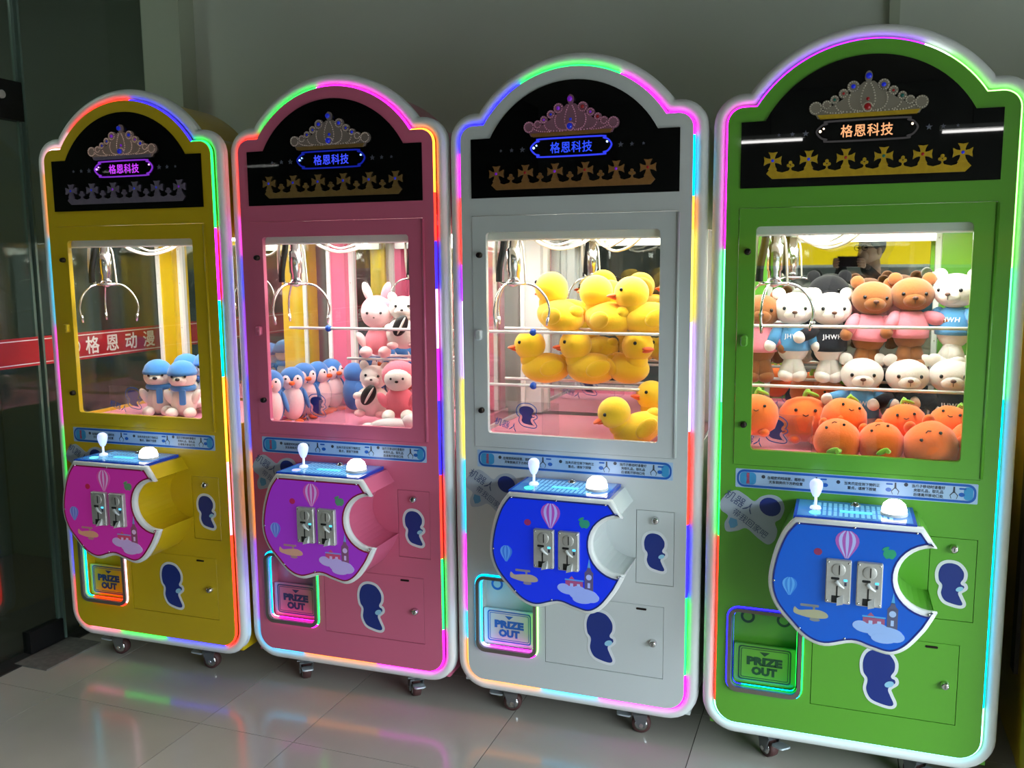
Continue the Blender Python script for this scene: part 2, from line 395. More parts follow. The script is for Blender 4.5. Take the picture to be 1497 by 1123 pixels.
def caster(parent, x, y, side, brake=True):
    c = obj('caster', cached('caster_bracket', lambda: MB().box(-.036,.036,-.032,.032,.086,.092).lathe([(.024,.072),(.028,.08),(.028,.088)], n=16).add([(x_, y_, z_) for x_ in (-.026,-.021) for y_, z_ in ((-.022,.076),(.030,.076),(.020,.026),(-.004,.026))], [(0,1,2,3),(7,6,5,4),(0,4,5,1),(1,5,6,2),(2,6,7,3),(3,7,4,0)]).add([(x_, y_, z_) for x_ in (.021,.026) for y_, z_ in ((-.022,.076),(.030,.076),(.020,.026),(-.004,.026))], [(0,1,2,3),(7,6,5,4),(0,4,5,1),(1,5,6,2),(2,6,7,3),(3,7,4,0)]).box(-.026,.026,-.022,.028,.070,.078)), M_ZINC, parent, loc=(x, y, FLOOR), rot=(0,0,side))
    obj('wheel', cached('caster_wheel', lambda: MB().lathe([(.012,-.016),(.026,-.016),(.032,-.013),(.033,0),(.032,.013),(.026,.016),(.012,.016)], o=(0,.008,.033), ax='x', n=24)), M_RUBBER, c)
    obj('wheel_hub', cached('caster_hub', lambda: MB().cyl((-.0275,.008,.033),(.0275,.008,.033),.007,n=12).lathe([(.010,-.0165),(.022,-.0172),(.022,-.0155)], o=(0,.008,.033), ax='x', n=20).lathe([(.022,.0155),(.022,.0172),(.010,.0165)], o=(0,.008,.033), ax='x', n=20)), M_CHROME, c)
    if brake:
        obj('brake_pedal', cached('caster_pedal', lambda: MB().plate(0, -.046, .042, .05, .01, -.064, -.059, .001)), mat('zinc_pedal', (185,195,200), .35, .5), c, rot=(-PI/2-.12, 0, 0), loc=(0,-.012,-.004))
    return c
def ribbon(pts, nrm, y_in, y_out, w):
    """strip along pts (x,z): inner edge at pts, outer edge pushed along nrm by w"""
    k = len(pts); vs = []; fs = []
    for p, n in zip(pts, nrm): vs += [(p[0], y_in, p[1]), (p[0]+n[0]*w, y_out, p[1]+n[1]*w)]
    for i in range(k-1): fs.append((2*i, 2*i+2, 2*i+3, 2*i+1))
    return MB().add(vs, fs)
def led_run(parent, loop, marks, name='led_segment', y_in=.0005, y_out=.008, w=.005, ins=0.0):
    k = len(loop); off = offset(loop, 1.0); nrm = []
    for a, b in zip(loop, off):
        n = Vector((b[0]-a[0], b[1]-a[1])); n.normalize(); nrm.append((n[0], n[1]))
    idx = [(min(range(k), key=lambda i: (loop[i][0]-u)**2+(loop[i][1]-v)**2), c) for u, v, c in marks]
    for q in range(len(idx)):
        i0, c = idx[q]; i1 = idx[(q+1) % len(idx)][0]
        if i1 <= i0: i1 += k
        ids = [i % k for i in range(i0, i1+1)]
        ribbon([(loop[i][0]+nrm[i][0]*ins, loop[i][1]+nrm[i][1]*ins) for i in ids], [nrm[i] for i in ids], y_in, y_out, w).build(name, led(c), parent)
def claw(parent, cx, cy):
    c = obj('claw', cached('claw_coil', lambda: MB().lathe([(0,1.67),(.016,1.67),(.018,1.63),(.024,1.625),(.024,1.55),(.02,1.545),(.02,1.51),(.014,1.50),(0,1.495)], n=20)), M_CHROME, parent, loc=(cx, cy, 0), rot=(0,0,.35))
    obj('claw_ring', cached('claw_ring', lambda: MB().tube([(.042*math.cos(2*PI*i/24), .042*math.sin(2*PI*i/24), 1.508) for i in range(24)], .005, 8, True).box(-.04,.04,-.006,.006,1.504,1.511).box(-.006,.006,-.04,.04,1.504,1.511)), M_CHROME, c)
    pm = cached('claw_prong', lambda: MB().tube(spline([(.04,0,1.508),(.075,0,1.497),(.108,0,1.462),(.122,0,1.42),(.117,0,1.388)], 5, False), .0042, 8).tube([(.117,0,1.39),(.112,0,1.362)], [.006,.004], 8))
    for a in (-.05, -.05+2*PI/3, -.05+4*PI/3): obj('prong', pm, M_CHROME, c, rot=(0,0,a))
    obj('strap', cached('claw_strap', lambda: MB().tube(spline([(-.03,-.01,1.675),(-.035,-.012,1.63),(-.048,-.014,1.56),(-.05,-.012,1.515)], 4, False), [.012]*13, 6)), M_DARK, c)
    obj('hose', cached('claw_hose', lambda: MB().tube(spline([(-.055,.0,1.68),(-.06,-.005,1.62),(-.058,-.01,1.55),(-.042,-.006,1.512)], 5, False), .006, 8).tube(spline([(.012,0,1.67),(.03,0,1.64),(.036,0,1.58),(.04,0,1.512)], 5, False), .0035, 8)), M_OFFWHITE, c)
    obj('carriage', cached('claw_carriage', lambda: MB().plate(0, 1.695, .12, .03, .006, -.05, .05).plate(.03, 1.678, .05, .012, .003, -.03, .03)), M_LAMPBOX, c)
    obj('cable', cached('claw_cable', lambda: MB().tube(spline([(.05,.02,1.685),(.09,.03,1.645),(.16,.05,1.625),(.24,.06,1.645),(.30,.06,1.69)], 6, False), .006, 8).tube(spline([(.06,.08,1.685),(.14,.1,1.64),(.22,.12,1.66),(.27,.12,1.69)], 6, False), .0035, 8)), M_OFFWHITE, c)
    return c
def tiara_plate():
    m = MB(); L = [(-.130,1.972),(-.137,1.985),(-.11,1.998),(-.085,2.008),(-.06,2.024),(-.035,2.044),(-.012,2.064)]
    m.prism([L+[(-p[0]+.002, p[1]+.001) for p in L[::-1]]][::1], -.012, -.004)
    for x, z, r in ((.136,2.001,.018),(.107,2.008,.013),(.087,2.021,.012),(.064,2.036,.013),(.039,2.053,.016)):
        for s in (-1, 1): m.prism([oval(s*x, z, r, r, 16)], -.012, -.004)
    m.prism([oval(0, 2.078, .010, .015, 16)], -.012, -.004); return m
def tiara_beads():
    m = MB()
    def chain(pts, step=.0055, r=.0022):
        P = spline(pts, 12, False); acc = 0
        for a, b in zip(P, P[1:]):
            acc += math.hypot(b[0]-a[0], b[1]-a[1])
            if acc >= step: acc = 0; m.ell((b[0], -.014, b[1]), r, 6, 4)
    for s in (-1, 1):
        for x, z, r in ((.136,2.001,.015),(.107,2.008,.010),(.087,2.021,.009),(.064,2.036,.010),(.039,2.053,.013)):
            chain([(s*x+r*math.cos(t*.7), z+r*math.sin(t*.7)) for t in range(10)])
        chain([(s*.005,1.984),(s*.018,2.01),(s*.014,2.04),(s*.004,2.062)])
        chain([(s*.008,1.984),(s*.04,1.992),(s*.05,2.015),(s*.045,2.035)])
        chain([(s*.02,1.983),(s*.07,1.988),(s*.085,2.005)])
        chain([(s*.06,1.983),(s*.1,1.986),(s*.12,1.995)])
    chain([(.012*math.cos(t*.6), 1.996+.012*math.sin(t*.6)) for t in range(11)], .004)
    return m
def cross_mesh():
    L = []
    for q in range(4):
        a = math.radians(-90+90*q); c, s = math.cos(a), math.sin(a)
        for r, t in ((.0075,-.0055),(.016,-.0075),(.0245,-.0125),(.0225,0),(.0245,.0125),(.016,.0075),(.0075,.0055)):
            L.append((r*c-t*s, r*s+t*c))
    return MB().prism([L], -.012, -.004)
def band_mesh():
    top = []
    for i in range(5):
        x0, x1 = -.249+.0986*i+.008, -.249+.0986*(i+1)-.008; w = (x1-x0)
        top += [(x0, 1.840)]+[(x0+w*(.5-.5*math.cos(PI*t/2))*.46, 1.840-.012*math.sin(PI*t/2)) for t in (.5,1,1.5)]+[(x0+w*.5-.004, 1.833),(x0+w*.5, 1.842),(x0+w*.5+.004, 1.833)]
        top += [(x1-w*(.5-.5*math.cos(PI*t/2))*.46, 1.840-.012*math.sin(PI*t/2)) for t in (1.5,1,.5)]+[(x1, 1.840)]
    L = [(-.250,1.811),(.252,1.811),(.266,1.826),(.254,1.840)]+top[::-1]+[(-.256,1.840),(-.266,1.826)]
    return MB().prism([L], -.011, -.004)
def trefoil():
    m = MB()
    for x, z, r in ((0,.009,.005),(-.006,.001,.0045),(.006,.001,.0045),(0,-.003,.004)): m.prism([oval(x, z, r, r, 10)], -.012, -.004)
    return m
def star_loop(cx, cz, r): return [(cx+(r if i % 2 == 0 else r*.42)*math.sin(PI*i/5), cz+(r if i % 2 == 0 else r*.42)*math.cos(PI*i/5)) for i in range(10)][::-1]
def balloon_strip(cx, cz, w, h, i, n):
    def edge(t, f):
        prof = math.sin(min(1, .12+t*1.05)*PI*.62)**.8 if t < .99 else .12
        prof = [.35,.78,.96,1.0,.93,.78,.58,.36,.16][min(8, int(t*8.99))]
        return (cx+w/2*prof*f, cz+h/2-h*t)
    f0, f1 = -1+2*i/n, -1+2*(i+1)/n
    return [edge(t/8, f0) for t in range(9)]+[edge(t/8, f1) for t in range(8, -1, -1)]

DECK_PRINT = mat('deck_print', (60,130,205), .12, emit=.25, coat=.5)  # faint glow in the deck prints stands in for LED light on them
DECK_LINE = mat('deck_key_print', (120,190,235), .2, emit=.35)
DECK_EDGE = mat('deck_edge_print', (15,60,170), .15, emit=.2)
M_CRYSTAL = mat('lit_crystal_knob', (205,215,255), .1, emit=.9, ecol=(190,205,255))
M_DOME = glow('lit_dome_button', (1,.97,1), 5)
M_KNOBLIT = {}
def claw_machine(code, mx, my, yaw, body, led_marks, prize_led, art, art_e, tiara, gold, sign_led, gemc, joyc, label, prize_ink, casters):
    root = empty('claw_machine', (mx, my, 0), math.radians(yaw), label, 'claw machine', 'row of four claw machines')
    B = mat('enamel_'+code, body, .32, coat=.25, noise=.015, nscale=2)
    P = head_outline(0)
    door_h = [(-.3405,.9625),(.3365,.9625),(.3365,1.7305),(-.3405,1.7305)]
    prize_h = rrect(-.2325, .375, .199, .25, .022)
    small_h = [(.2165,.5455),(.3395,.5455),(.3395,.7905),(.2165,.7905)]
    big_h = [(-.0935,.2285),(.3095,.2285),(.3095,.4735),(-.0935,.4735)]
    obj('front_panel', cached('front_panel', lambda: MB().prism([P, door_h[::-1], prize_h[::-1], small_h[::-1], big_h[::-1]], 0, .02)), B, root)
    # cabinet body: sides, bottom, platform box, roof vault, posts
    def body_mesh():
        m = MB(); inner = head_outline(-.004, na=28)
        top = [p for p in head_outline(.018, na=28) if p[1] > 1.74]
        hi = [p for p in top]; vault = hi+[(-.396,1.74),(.396,1.74)]
        m.prism([vault], .03, .34)
        m.box(-.396,.396,.02,.68,.11,.13).box(-.396,-.384,.02,.68,.13,.985).box(.384,.396,.02,.68,.13,.985).box(-.384,.384,.668,.68,.13,2.0)
        m.box(-.396,.396,.34,.68,1.74,1.99)
        m.box(-.396,-.384,.02,.68,1.68,1.75).box(.384,.396,.02,.68,1.68,1.75).box(-.384,.384,.10,.668,1.705,1.74)
        return m
    obj('cabinet', cached('cabinet', body_mesh), B, root)
    for x0, x1, y0, y1 in ((-.384,-.302,.598,.668),(.262,.384,.598,.668),(-.384,-.35,.02,.06),(.35,.384,.02,.06)):
        p = MB().box(x0, x1, y0, y1, .985, 1.705).build('corner_post', B, root)
        if y0 > .5:
            s = 1 if x0 < 0 else -1; xi = x1 if s > 0 else x0; xo = x0 if s > 0 else x1
            MB().box(min(xi, xi+s*.016), max(xi, xi+s*.016), .632, .65, .985, 1.705).build('white_strip', M_WHITE, p)
            MB().box(min(xo, xo+s*.016), max(xo, xo+s*.016), .588, .598, .985, 1.705).build('white_strip', M_WHITE, p)
            sc = MB()
            for z in (1.1, 1.3, 1.5, 1.65): sc.ell((xi+s*.008, .6315, z), .003, 6, 4).ell((xo+s*.008, .5875, z), .003, 6, 4)
            sc.build('screw', M_STEEL, p)
    obj('mirror_back', cached('mirror_back', lambda: MB().box(-.302,.262,.65,.656,.985,1.705)), M_MIRROR, root)
    sg = cached('side_glass', lambda: MB().box(-.002,.002,.06,.598,.985,1.70))
    obj('side_glass', sg, M_GLASS, root, loc=(-.388,0,0)); obj('side_glass', sg, M_GLASS, root, loc=(.388,0,0))
    obj('platform', cached('platform', lambda: MB().box(-.384,.384,.03,.65,.955,.972).box(-.384,.384,.03,.036,.972,.985)), M_PINKFLOOR, root)
    lb = obj('lamp_housing', cached('lamp_housing', lambda: MB().plate(0, 1.676, .74, .05, .008, .026, .085, .004)), M_LAMPBOX, root)
    obj('lamp_strip', cached('lamp_strip', lambda: MB().box(-.33,.33,.10,.34,1.699,1.704)), M_LAMP, lb)
    # light tube and its strip
    obj('light_tube', cached('light_tube', lambda: MB().tube([(p[0], .025, p[1]) for p in dense(head_outline(.0235), .03)], .0195, 14, True)), M_TUBE, root)
    obj('tube_channel', cached('tube_channel', lambda: MB().prism([head_outline(.043), head_outline(.001)[::-1]], .024, .042)), M_TUBE, root)
    led_run(root, dense(head_outline(.0), .02), led_marks)
    # sign
    a = math.degrees(math.asin((1.975-1.829)/.3086))
    S = [(-.339,1.787),(.339,1.787),(.339,1.975)]+arc(0, 1.8294, .3086, a, 180-a, 32)+[(-.339,1.975)]
    sign = obj('sign_panel', cached('sign_panel', lambda: MB().prism([S], -.004, 0)), M_BLACK, root)
    MT = mat('tiara_'+code, tiara, .35, .55, emit=.06); MBd = mat('beads_'+code, [min(255, c*1.35) for c in tiara], .3, .6, emit=.12); MG = mat('gilt_'+code, gold, .3, .7, emit=.05, noise=.25, nscale=60)
    obj('tiara', cached('tiara_plate', tiara_plate), MT, sign); obj('tiara_beads', cached('tiara_beads', tiara_beads), MBd, sign)
    obj('tiara_base', cached('tiara_base', lambda: MB().prism([[(-.124,1.970),(.126,1.971),(.133,1.982),(-.131,1.981)]], -.015, -.004)), MG, sign)
    gm = cached('gem', lambda: MB().ell((0,-.013,0), (.0055,.004,.0055), 12, 8))
    for i, (x, z, s) in enumerate(((0,1.996,1.7),(0,2.078,1.5),(-.039,2.053,1.1),(.039,2.053,1.1),(-.064,2.036,.8),(.064,2.036,.8),(-.087,2.021,.8),(.087,2.021,.9),(0,2.018,.9))):
        obj('gem', gm, gemc[i % len(gemc)], sign, loc=(x, 0, z), scl=s)
    obj('crown_band', cached('crown_band', band_mesh), MG, sign)
    for i in range(6):
        x = -.249+.0986*i
        obj('cross_ornament', cached('cross', cross_mesh), MG, sign, loc=(x, 0, 1.862)); obj('gem', gm, gemc[(i*2+1) % len(gemc)], sign, loc=(x, 0, 1.862), scl=.85)
        if i < 5: obj('trefoil_ornament', cached('trefoil', trefoil), MG, sign, loc=(x+.0493, 0, 1.846))
    npl = [(-.108,1.962),(-.1,1.959)]; NP = spline([(-.098,1.908),(.098,1.908),(.104,1.914),(.118,1.918),(.130,1.936),(.118,1.953),(.104,1.957),(.098,1.963),(-.098,1.963),(-.104,1.957),(-.118,1.953),(-.132,1.936),(-.118,1.918),(-.104,1.914)], 4)
    obj('nameplate_frame', cached('nameplate', lambda: MB().tube([(p[0], -.007, p[1]) for p in NP], .0028, 6, True)), glow('plate_'+code+'_'+sign_led[0], sign_led[1], sign_led[2]), sign)
    obj('lettering', cached('sign_letters', lambda: text(MB(), '格恩科技', 0, 1.935, -.0055, .036, 0, spacing=1.1, fit=.135, thick=.0005)), glow('letters_'+code, sign_led[3], 1.1), sign)
    obj('sign_led', cached('sign_led', lambda: MB().ell((-.122,-.008,1.937),.0035,8,6).ell((.116,-.008,1.945),.003,8,6).ell((-.113,-.008,1.944),.0025,8,6)), glow('signdot_'+code, sign_led[4], 5), sign)
    for x, r in ((-.161,.009),(-.197,.007),(-.234,.005),(.158,.009),(.193,.007),(.229,.005)):
        obj('star', cached(('star', r), lambda: MB().prism([star_loop(0, 0, r)], -.007, -.004)), mat('star_tin', (105,108,125), .4, .5, emit=.03), sign, loc=(x, 0, 1.934))
    # window door
    wh = rrect(-.004, 1.344, .574, .666, .012)
    dr = obj('window_door', cached('window_door', lambda: MB().prism([[(-.339,.964),(.335,.964),(.335,1.729),(-.339,1.729)], wh[::-1]], -.003, .016)), B, root)
    obj('hinge', cached('hinge', lambda: MB().cyl((.3375,-.004,.968),(.3375,-.004,1.726),.0048,n=10)), B, dr)
    obj('window_glass', cached('window_glass', lambda: MB().box(-.30,.29,.008,.012,1.0,1.69)), M_GLASS, dr)
    LKB = mat('dark_lock_metal', (52,44,42), .3, .8)
    lock(dr, -.313, 1.604, -.003, .0095, LKB); lock(dr, -.312, 1.088, -.003, .0095, LKB)
    obj('latch', cached('latch', lambda: MB().plate(-.316, 1.342, .020, .034, .008, -.022, -.003, .003).cyl((-.316,-.024,1.342),(-.316,-.02,1.342),.004,n=8)), B, dr)
    # instruction label
    lbp = obj('instruction_label', cached('label_sheet', lambda: MB().plate(0, .922, .664, .058, .003, -.0008, 0)), M_LBLUE, root)
    obj('label_border', cached('label_border', lambda: MB().prism([rrect(0, .922, .656, .054, .022), rrect(0, .922, .644, .040, .016)[::-1]], -.0012, -.0008)), M_BLUEP, lbp)
    obj('label_cap', cached('label_cap', lambda: MB().prism([rrect(-.295, .922, .048, .038, .012)], -.0013, -.0008)), M_CYANP, lbp)
    obj('label_cap', cached('label_cap2', lambda: MB().prism([rrect(.308, .922, .024, .038, .010)], -.0013, -.0008)), M_CYANP, lbp)
    def label_text(q):
        m = MB()
        cx, lines = ((-.185, ('在规定的时间里，摇移动', '天车到夹爪下方的位置')), (.028, ('当夹爪定位到下物的正', '重点，请按下按键')), (.205, ('当爪子移动时请看好', '夹取礼品，取礼品', '后请离开移动口处')))[q]
        for i, l in enumerate(lines):
            text(m, l, cx, .922+.0065*(len(lines)-1)-.013*i if len(lines) < 3 else .922+.0125-.0125*i, -.0014, .0105, 0, sx=.93, thick=.0002)
        return m
    for q, (x, z) in enumerate(((-.25,.930),(-.037,.930),(.146,.936))):
        obj('label_text', cached('label_text%d' % q, lambda: label_text(q)), M_GREYP, lbp)
        obj('label_bullet', cached('label_bullet', lambda: MB().prism([oval(0, 0, .0055, .0055, 12)], -.0014, -.0008)), M_GREYP, lbp, loc=(x, 0, z))
    obj('label_title', cached('label_title', lambda: text(MB(), '游\n戏\n说\n明', -.295, .922, -.0016, .010, 0, line=.85, thick=.0002)), M_REDP, lbp)
    def label_claw():
        m = MB(); y0, y1 = -.0014, -.0008
        m.prism([[(-.003,0),(.003,0),(.002,.018),(-.002,.018)]], y0, y1)
        for s_ in (-1, 1): m.prism([[(s_*.002,0),(s_*.009,-.008),(s_*.006,-.017),(s_*.0075,-.017),(s_*.011,-.007),(s_*.002,.004)][::s_]], y0, y1)
        return m
    for x, dx, bx_ in ((-.098,.025,.02),(.118,-.018,-.016),(.271,.020,.022)):
        obj('claw_icon', cached('claw_icon', label_claw), M_GREYP, lbp, loc=(x, 0, .922))
        obj('hand_icon', cached('hand_icon', lambda: MB().prism([oval(0, 0, .008, .006)], -.0014, -.0008)), M_BLUEP, lbp, loc=(x+dx, 0, .918))
        obj('arrow_icon', cached('arrow_icon', lambda: MB().prism([rrect(0, 0, .018, .005, .002)], -.0014, -.0008)), M_BLUEP, lbp, loc=(x+bx_, 0, .935))
    # console
    con = obj('console', cached('console', lambda: MB().prism([offset(APPLE, -.006)], -.18, 0)), B, root)
    def rim():
        m = MB(); lo = [offset(APPLE, -.004), offset(APPLE, .0), offset(APPLE, .0), offset(APPLE, -.004), offset(APPLE, -.014)]; yy = (-.176, -.180, -.194, -.199, -.2)
        k = len(APPLE); vs = [(p[0], y, p[1]) for l, y in zip(lo, yy) for p in l]; fs = []
        for q in range(len(lo)-1):
            for i in range(k): fs.append((q*k+i, q*k+(i+1) % k, (q+1)*k+(i+1) % k, (q+1)*k+i))
        m.add(vs, fs, True); m.prism([offset(APPLE, -.013)], -.1985, -.182); return m
    obj('console_rim', cached('console_rim', rim), M_WHITE, con)
    pa = obj('console_panel', cached('console_panel', lambda: MB().prism([offset(APPLE, -.0135)], -.2015, -.199)), mat('backlit_print_'+code, art, .22, emit=art_e, coat=.1), con)
    obj('panel_border', cached('panel_border', lambda: MB().prism([offset(APPLE, -.012), offset(APPLE, -.0165)[::-1]], -.2022, -.1985)), mat('border_'+code, (20,40,130) if code in 'WG' else (150,20,60), .3), con)
    ya, yb = -.2024, -.2012
    AM = lambda n, c: mat('art_%s_%s' % (code, n), tuple(int(c[i]*.72+art[i]*.28) for i in range(3)), .2, emit=art_e*.6)
    def balloon(cx, cz, w, h, ca, cb, n=7):
        for i in range(n): MB().prism([balloon_strip(cx, cz, w, h, i, n)], ya, yb).build('balloon_stripe', ca if i % 2 == 0 else cb, con)
    balloon(-.008, .803, .062, .078, AM('pk', (225,90,170)), AM('lp', (235,215,245)))
    balloon(-.155, .668, .040, .052, AM('lb', (120,190,240)), AM('bl', (70,140,220)), 6)
    MB().prism([spline([(-.140,.610),(-.128,.602),(-.105,.605),(-.075,.607),(-.055,.600),(-.050,.590),(-.062,.584),(-.095,.582),(-.125,.587),(-.142,.594)], 4)[::-1]], ya, yb).build('plane_print', AM('plane', (225,195,110)), con)
    MB().prism([rrect(-.100, .618, .05, .007, .003)], ya, yb).prism([rrect(-.088, .612, .006, .01, .002)], ya, yb).prism([oval(-.085, .578, .014, .005)], ya, yb).build('rotor_print', AM('rotor', (170,150,110)), con)
    MB().prism([rrect(.068, .590, .056, .026, .002)], ya, yb).prism([[(.045,.602),(.075,.602),(.06,.618)]], ya, yb).build('hall_print', AM('hall', (215,90,90)), con)
    MB().prism([rrect(.115, .602, .027, .062, .002)], ya, yb).prism([[(.100,.632),(.130,.632),(.122,.642),(.119,.652),(.111,.652),(.108,.642)]], ya, yb).build('tower_print', AM('tower', (120,95,90)), con)
    MB().prism([[(.110,.650),(.120,.650),(.1155,.680)]], ya, yb).build('spire_print', AM('spire', (110,190,220)), con)
    MB().prism([rrect(.068,.606,.06,.004,.001)], ya-.0003, yb).build('eaves_print', AM('spire', (110,190,220)), con)
    MB().prism([oval(.115, .620, .009, .009, 14)], ya-.0006, yb).build('clock_print', AM('clock', (225,230,240)), con)
    for x, z, w_, h_ in ((.06,.588,.010,.014),(.082,.588,.010,.014),(.115,.594,.008,.016)): MB().prism([rrect(x, z, w_, h_, .001)], ya-.0005, yb).build('window_print', AM('clock', (225,230,240)), con)
    for i, (x, z, a_, b_) in enumerate(((.055,.572,.036,.014),(.034,.578,.02,.014),(.098,.562,.045,.020),(.082,.575,.022,.014),(.122,.556,.026,.016),(.095,.548,.032,.014))): MB().prism([oval(x, z, a_, b_)], ya-.0008-.0001*i, yb).build('cloud_print', AM('cloud', (200,215,245)), con)
    MB().prism([spline([(.1,.800),(.112,.799),(.117,.787),(.108,.774),(.1,.776),(.092,.774),(.084,.786),(.089,.799)], 4)[::-1]], ya, yb).prism([oval(.09,.802,.01,.004,12,.5)], ya-.0003, yb).build('fruit_print', AM('fruit', (60,180,80)), con)
    MB().prism([oval(-.083,.776,.011,.010)], ya, yb).build('berry_print', AM('berry', (190,40,50)), con)
    sm = cached('panel_screw', lambda: MB().ell((0,-.2025,0), (.0032,.002,.0032), 8, 6))
    for x, z in ((-.136,.852),(.010,.853),(.166,.852),(.205,.630),(-.005,.534),(-.125,.548),(-.198,.68)): obj('screw', sm, M_CHROME, con, loc=(x,0,z))
    # control deck with joystick and lit dome
    dk = obj('control_deck', cached('deck', lambda: MB().box(-.152,.166,-.188,-.002,.856,.8705)), DECK_EDGE, root)
    obj('deck_face', cached('deck_face', lambda: MB().box(-.143,.157,-.181,-.008,.8705,.8715)), DECK_PRINT, dk)
    km = cached('deck_keys', lambda: MB().box(-.0045,.0045,-.165,-.118,.8715,.872).box(-.0045,.0045,-.112,-.075,.8715,.872).box(-.0045,.0045,-.069,-.03,.8715,.872))
    for i in range(15): obj('printed_key', km, DECK_LINE, dk, loc=(-.10+.0145*i, 0, 0))
    obj('deck_display', cached('deck_display', lambda: MB().box(-.03,.055,-.125,-.105,.872,.8735)), mat('lit_cyan_display', (90,215,235), .3, emit=.7), dk)
    js = obj('joystick', cached('joy_shaft', lambda: MB().cyl((-.096,-.1,.872),(-.096,-.1,.918),.0042,n=10).lathe([(.016,.872),(.014,.878),(.006,.881)], o=(-.096,-.1,0), n=16)), mat('clear_stick', (225,235,245), .2, emit=.7), dk)
    obj('joystick_knob', cached('joy_knob', lambda: MB().lathe([(0,.905),(.008,.907),(.0135,.918),(.0175,.932),(.0185,.942),(.016,.951),(.009,.957),(0,.959)], o=(-.096,-.1,0), n=18)), M_CRYSTAL, js)
    obj('joystick_light', cached('joy_light', lambda: MB().lathe([(0,.8745),(.013,.8745),(.0155,.8735),(.0155,.872)], o=(-.096,-.148,0), n=16)), glow('joy_'+code, joyc, 3), js)
    dm = obj('dome_button', cached('dome_ring', lambda: MB().lathe([(.036,.8715),(.036,.878),(.031,.880)], o=(.112,-.1,0), n=24)), M_WHITE, dk)
    obj('lit_dome', cached('dome', lambda: MB().lathe([(.033,.878),(.0335,.888),(.029,.902),(.018,.912),(0,.915)], o=(.112,-.1,0), n=24)), M_DOME, dm)
    obj('push_button', cached('push', lambda: MB().lathe([(.014,.8715),(.014,.875),(.010,.877),(.0095,.881),(0,.882)], o=(.012,-.035,0), n=16)), M_CHROME, dk)
    # two coin mechanisms
    for x in (-.0275, .0525):
        cm = obj('coin_mechanism', cached('coin_plate', lambda: MB().plate(0, .699, .066, .124, .004, -.216, -.2005, .0025)), M_STEEL, root, loc=(x,0,0))
        obj('coin_entry', cached('coin_entry', lambda: MB().lathe([(0,.2185),(.016,.2185),(.018,.2175),(.0185,.216)], o=(0,0,.734), ax='y', n=24)), M_STEEL, cm)
        obj('coin_slot', cached('coin_slot', lambda: MB().box(.0005,.0035,-.2195,-.218,.721,.748)), M_DARK, cm)
        obj('reject_slot', cached('reject', lambda: MB().prism([rrect(-.008,.709,.022,.007,.003)], -.2168, -.2158).box(-.0045,-.0005,-.2168,-.2158,.655,.688).box(-.016,.008,-.2168,-.2158,.64,.66)), M_DARK, cm)
        obj('return_lever', cached('lever', lambda: MB().tube([(-.006,-.221,.703),(.004,-.221,.692),(.016,-.219,.684)], [.0055,.004,.002], 8)), M_WHITE, cm)
        obj('return_cup', cached('cup', lambda: MB().add([(-.002,-.216,.655),(.014,-.216,.664),(.014,-.232,.642),(-.002,-.232,.637),(.014,-.216,.638),(-.002,-.216,.638)], [(0,3,2,1),(1,2,4),(0,5,3),(3,5,4,2)])), M_WHITE, cm)
        obj('indicator', cached('indic', lambda: MB().box(.0145,.0235,-.2175,-.216,.703,.708)), glow('coin_indicator', (.05,.5,1), 3), cm)
        obj('indicator_lens', cached('indic2', lambda: MB().box(.016,.022,-.2172,-.216,.690,.700)), mat('dark_lens', (60,62,80), .3), cm)
        for sx in (-.027, .027):
            for sz in (.644, .754): obj('screw', cached('coin_screw', lambda: MB().ell((0,-.216,0), (.003,.0018,.003), 8, 6)), M_CHROME, cm, loc=(sx,0,sz))
    # prize hole
    obj('chute_box', cached('chute_box', lambda: MB().box(-.336,-.129,.062,.066,.246,.504).box(-.336,-.332,.02,.062,.246,.504).box(-.133,-.129,.02,.062,.246,.504).box(-.332,-.133,.02,.062,.246,.25).box(-.332,-.133,.02,.062,.5,.504)), B, root)
    fr = obj('prize_frame', cached('prize_frame', lambda: MB().prism([rrect(-.2325,.3735,.222,.272,.032), rrect(-.2325,.375,.199,.247,.022)[::-1]], -.012, 0)), M_GREYFR, root)
    L1 = dense(rrect(-.2325,.375,.197,.245,.021), .01); L2 = dense(rrect(-.2325,.3735,.223,.273,.033), .01)
    led_run(fr, L1, prize_led, 'frame_led', .006, .014, .0005, -.004)
    led_run(fr, L2, prize_led, 'frame_led', -.004, -.0005, .0045)
    fp = obj('prize_flap', cached('prize_flap', lambda: MB().plate(-.2325,.318,.190,.13,.006,.025,.034,.002)), B, root)
    obj('flap_print', cached('flap_print', lambda: MB().prism([rrect(-.2325,.322,.160,.112,.010), rrect(-.2325,.322,.152,.104,.008)[::-1]], .0243, .025).prism([rrect(-.2325,.322,.144,.096,.005), rrect(-.2325,.322,.140,.092,.004)[::-1]], .0243, .025).prism([[(-.248,.362),(-.2325,.349),(-.217,.362)][::-1]], .0243, .025)), mat('ink_'+code, prize_ink, .4), fp)
    obj('flap_lettering', cached('flap_letters', lambda: text(text(MB(), 'PRIZE', -.2325, .331, .0242, .034, .0024, fit=.108), 'OUT', -.2325, .299, .0242, .034, .0024, fit=.078)), mat('ink_'+code, prize_ink, .4), fp)
    for x in (-.29, -.18): obj('chute_mark', cached('chute_mark', lambda: MB().prism([oval(0,.46,.022,.022), oval(0,.46,.014,.014)[::-1]], .0612, .062)), mat('ink_'+code, prize_ink, .4), fp, loc=(x, 0, 0))
    # service doors
    back = obj('door_recess', cached('door_recess', lambda: MB().box(.21,.345,.0185,.022,.54,.795)), M_DARK, root)
    obj('door_recess', cached('door_recess2', lambda: MB().box(-.1,.315,.0185,.022,.222,.48)), M_DARK, root)
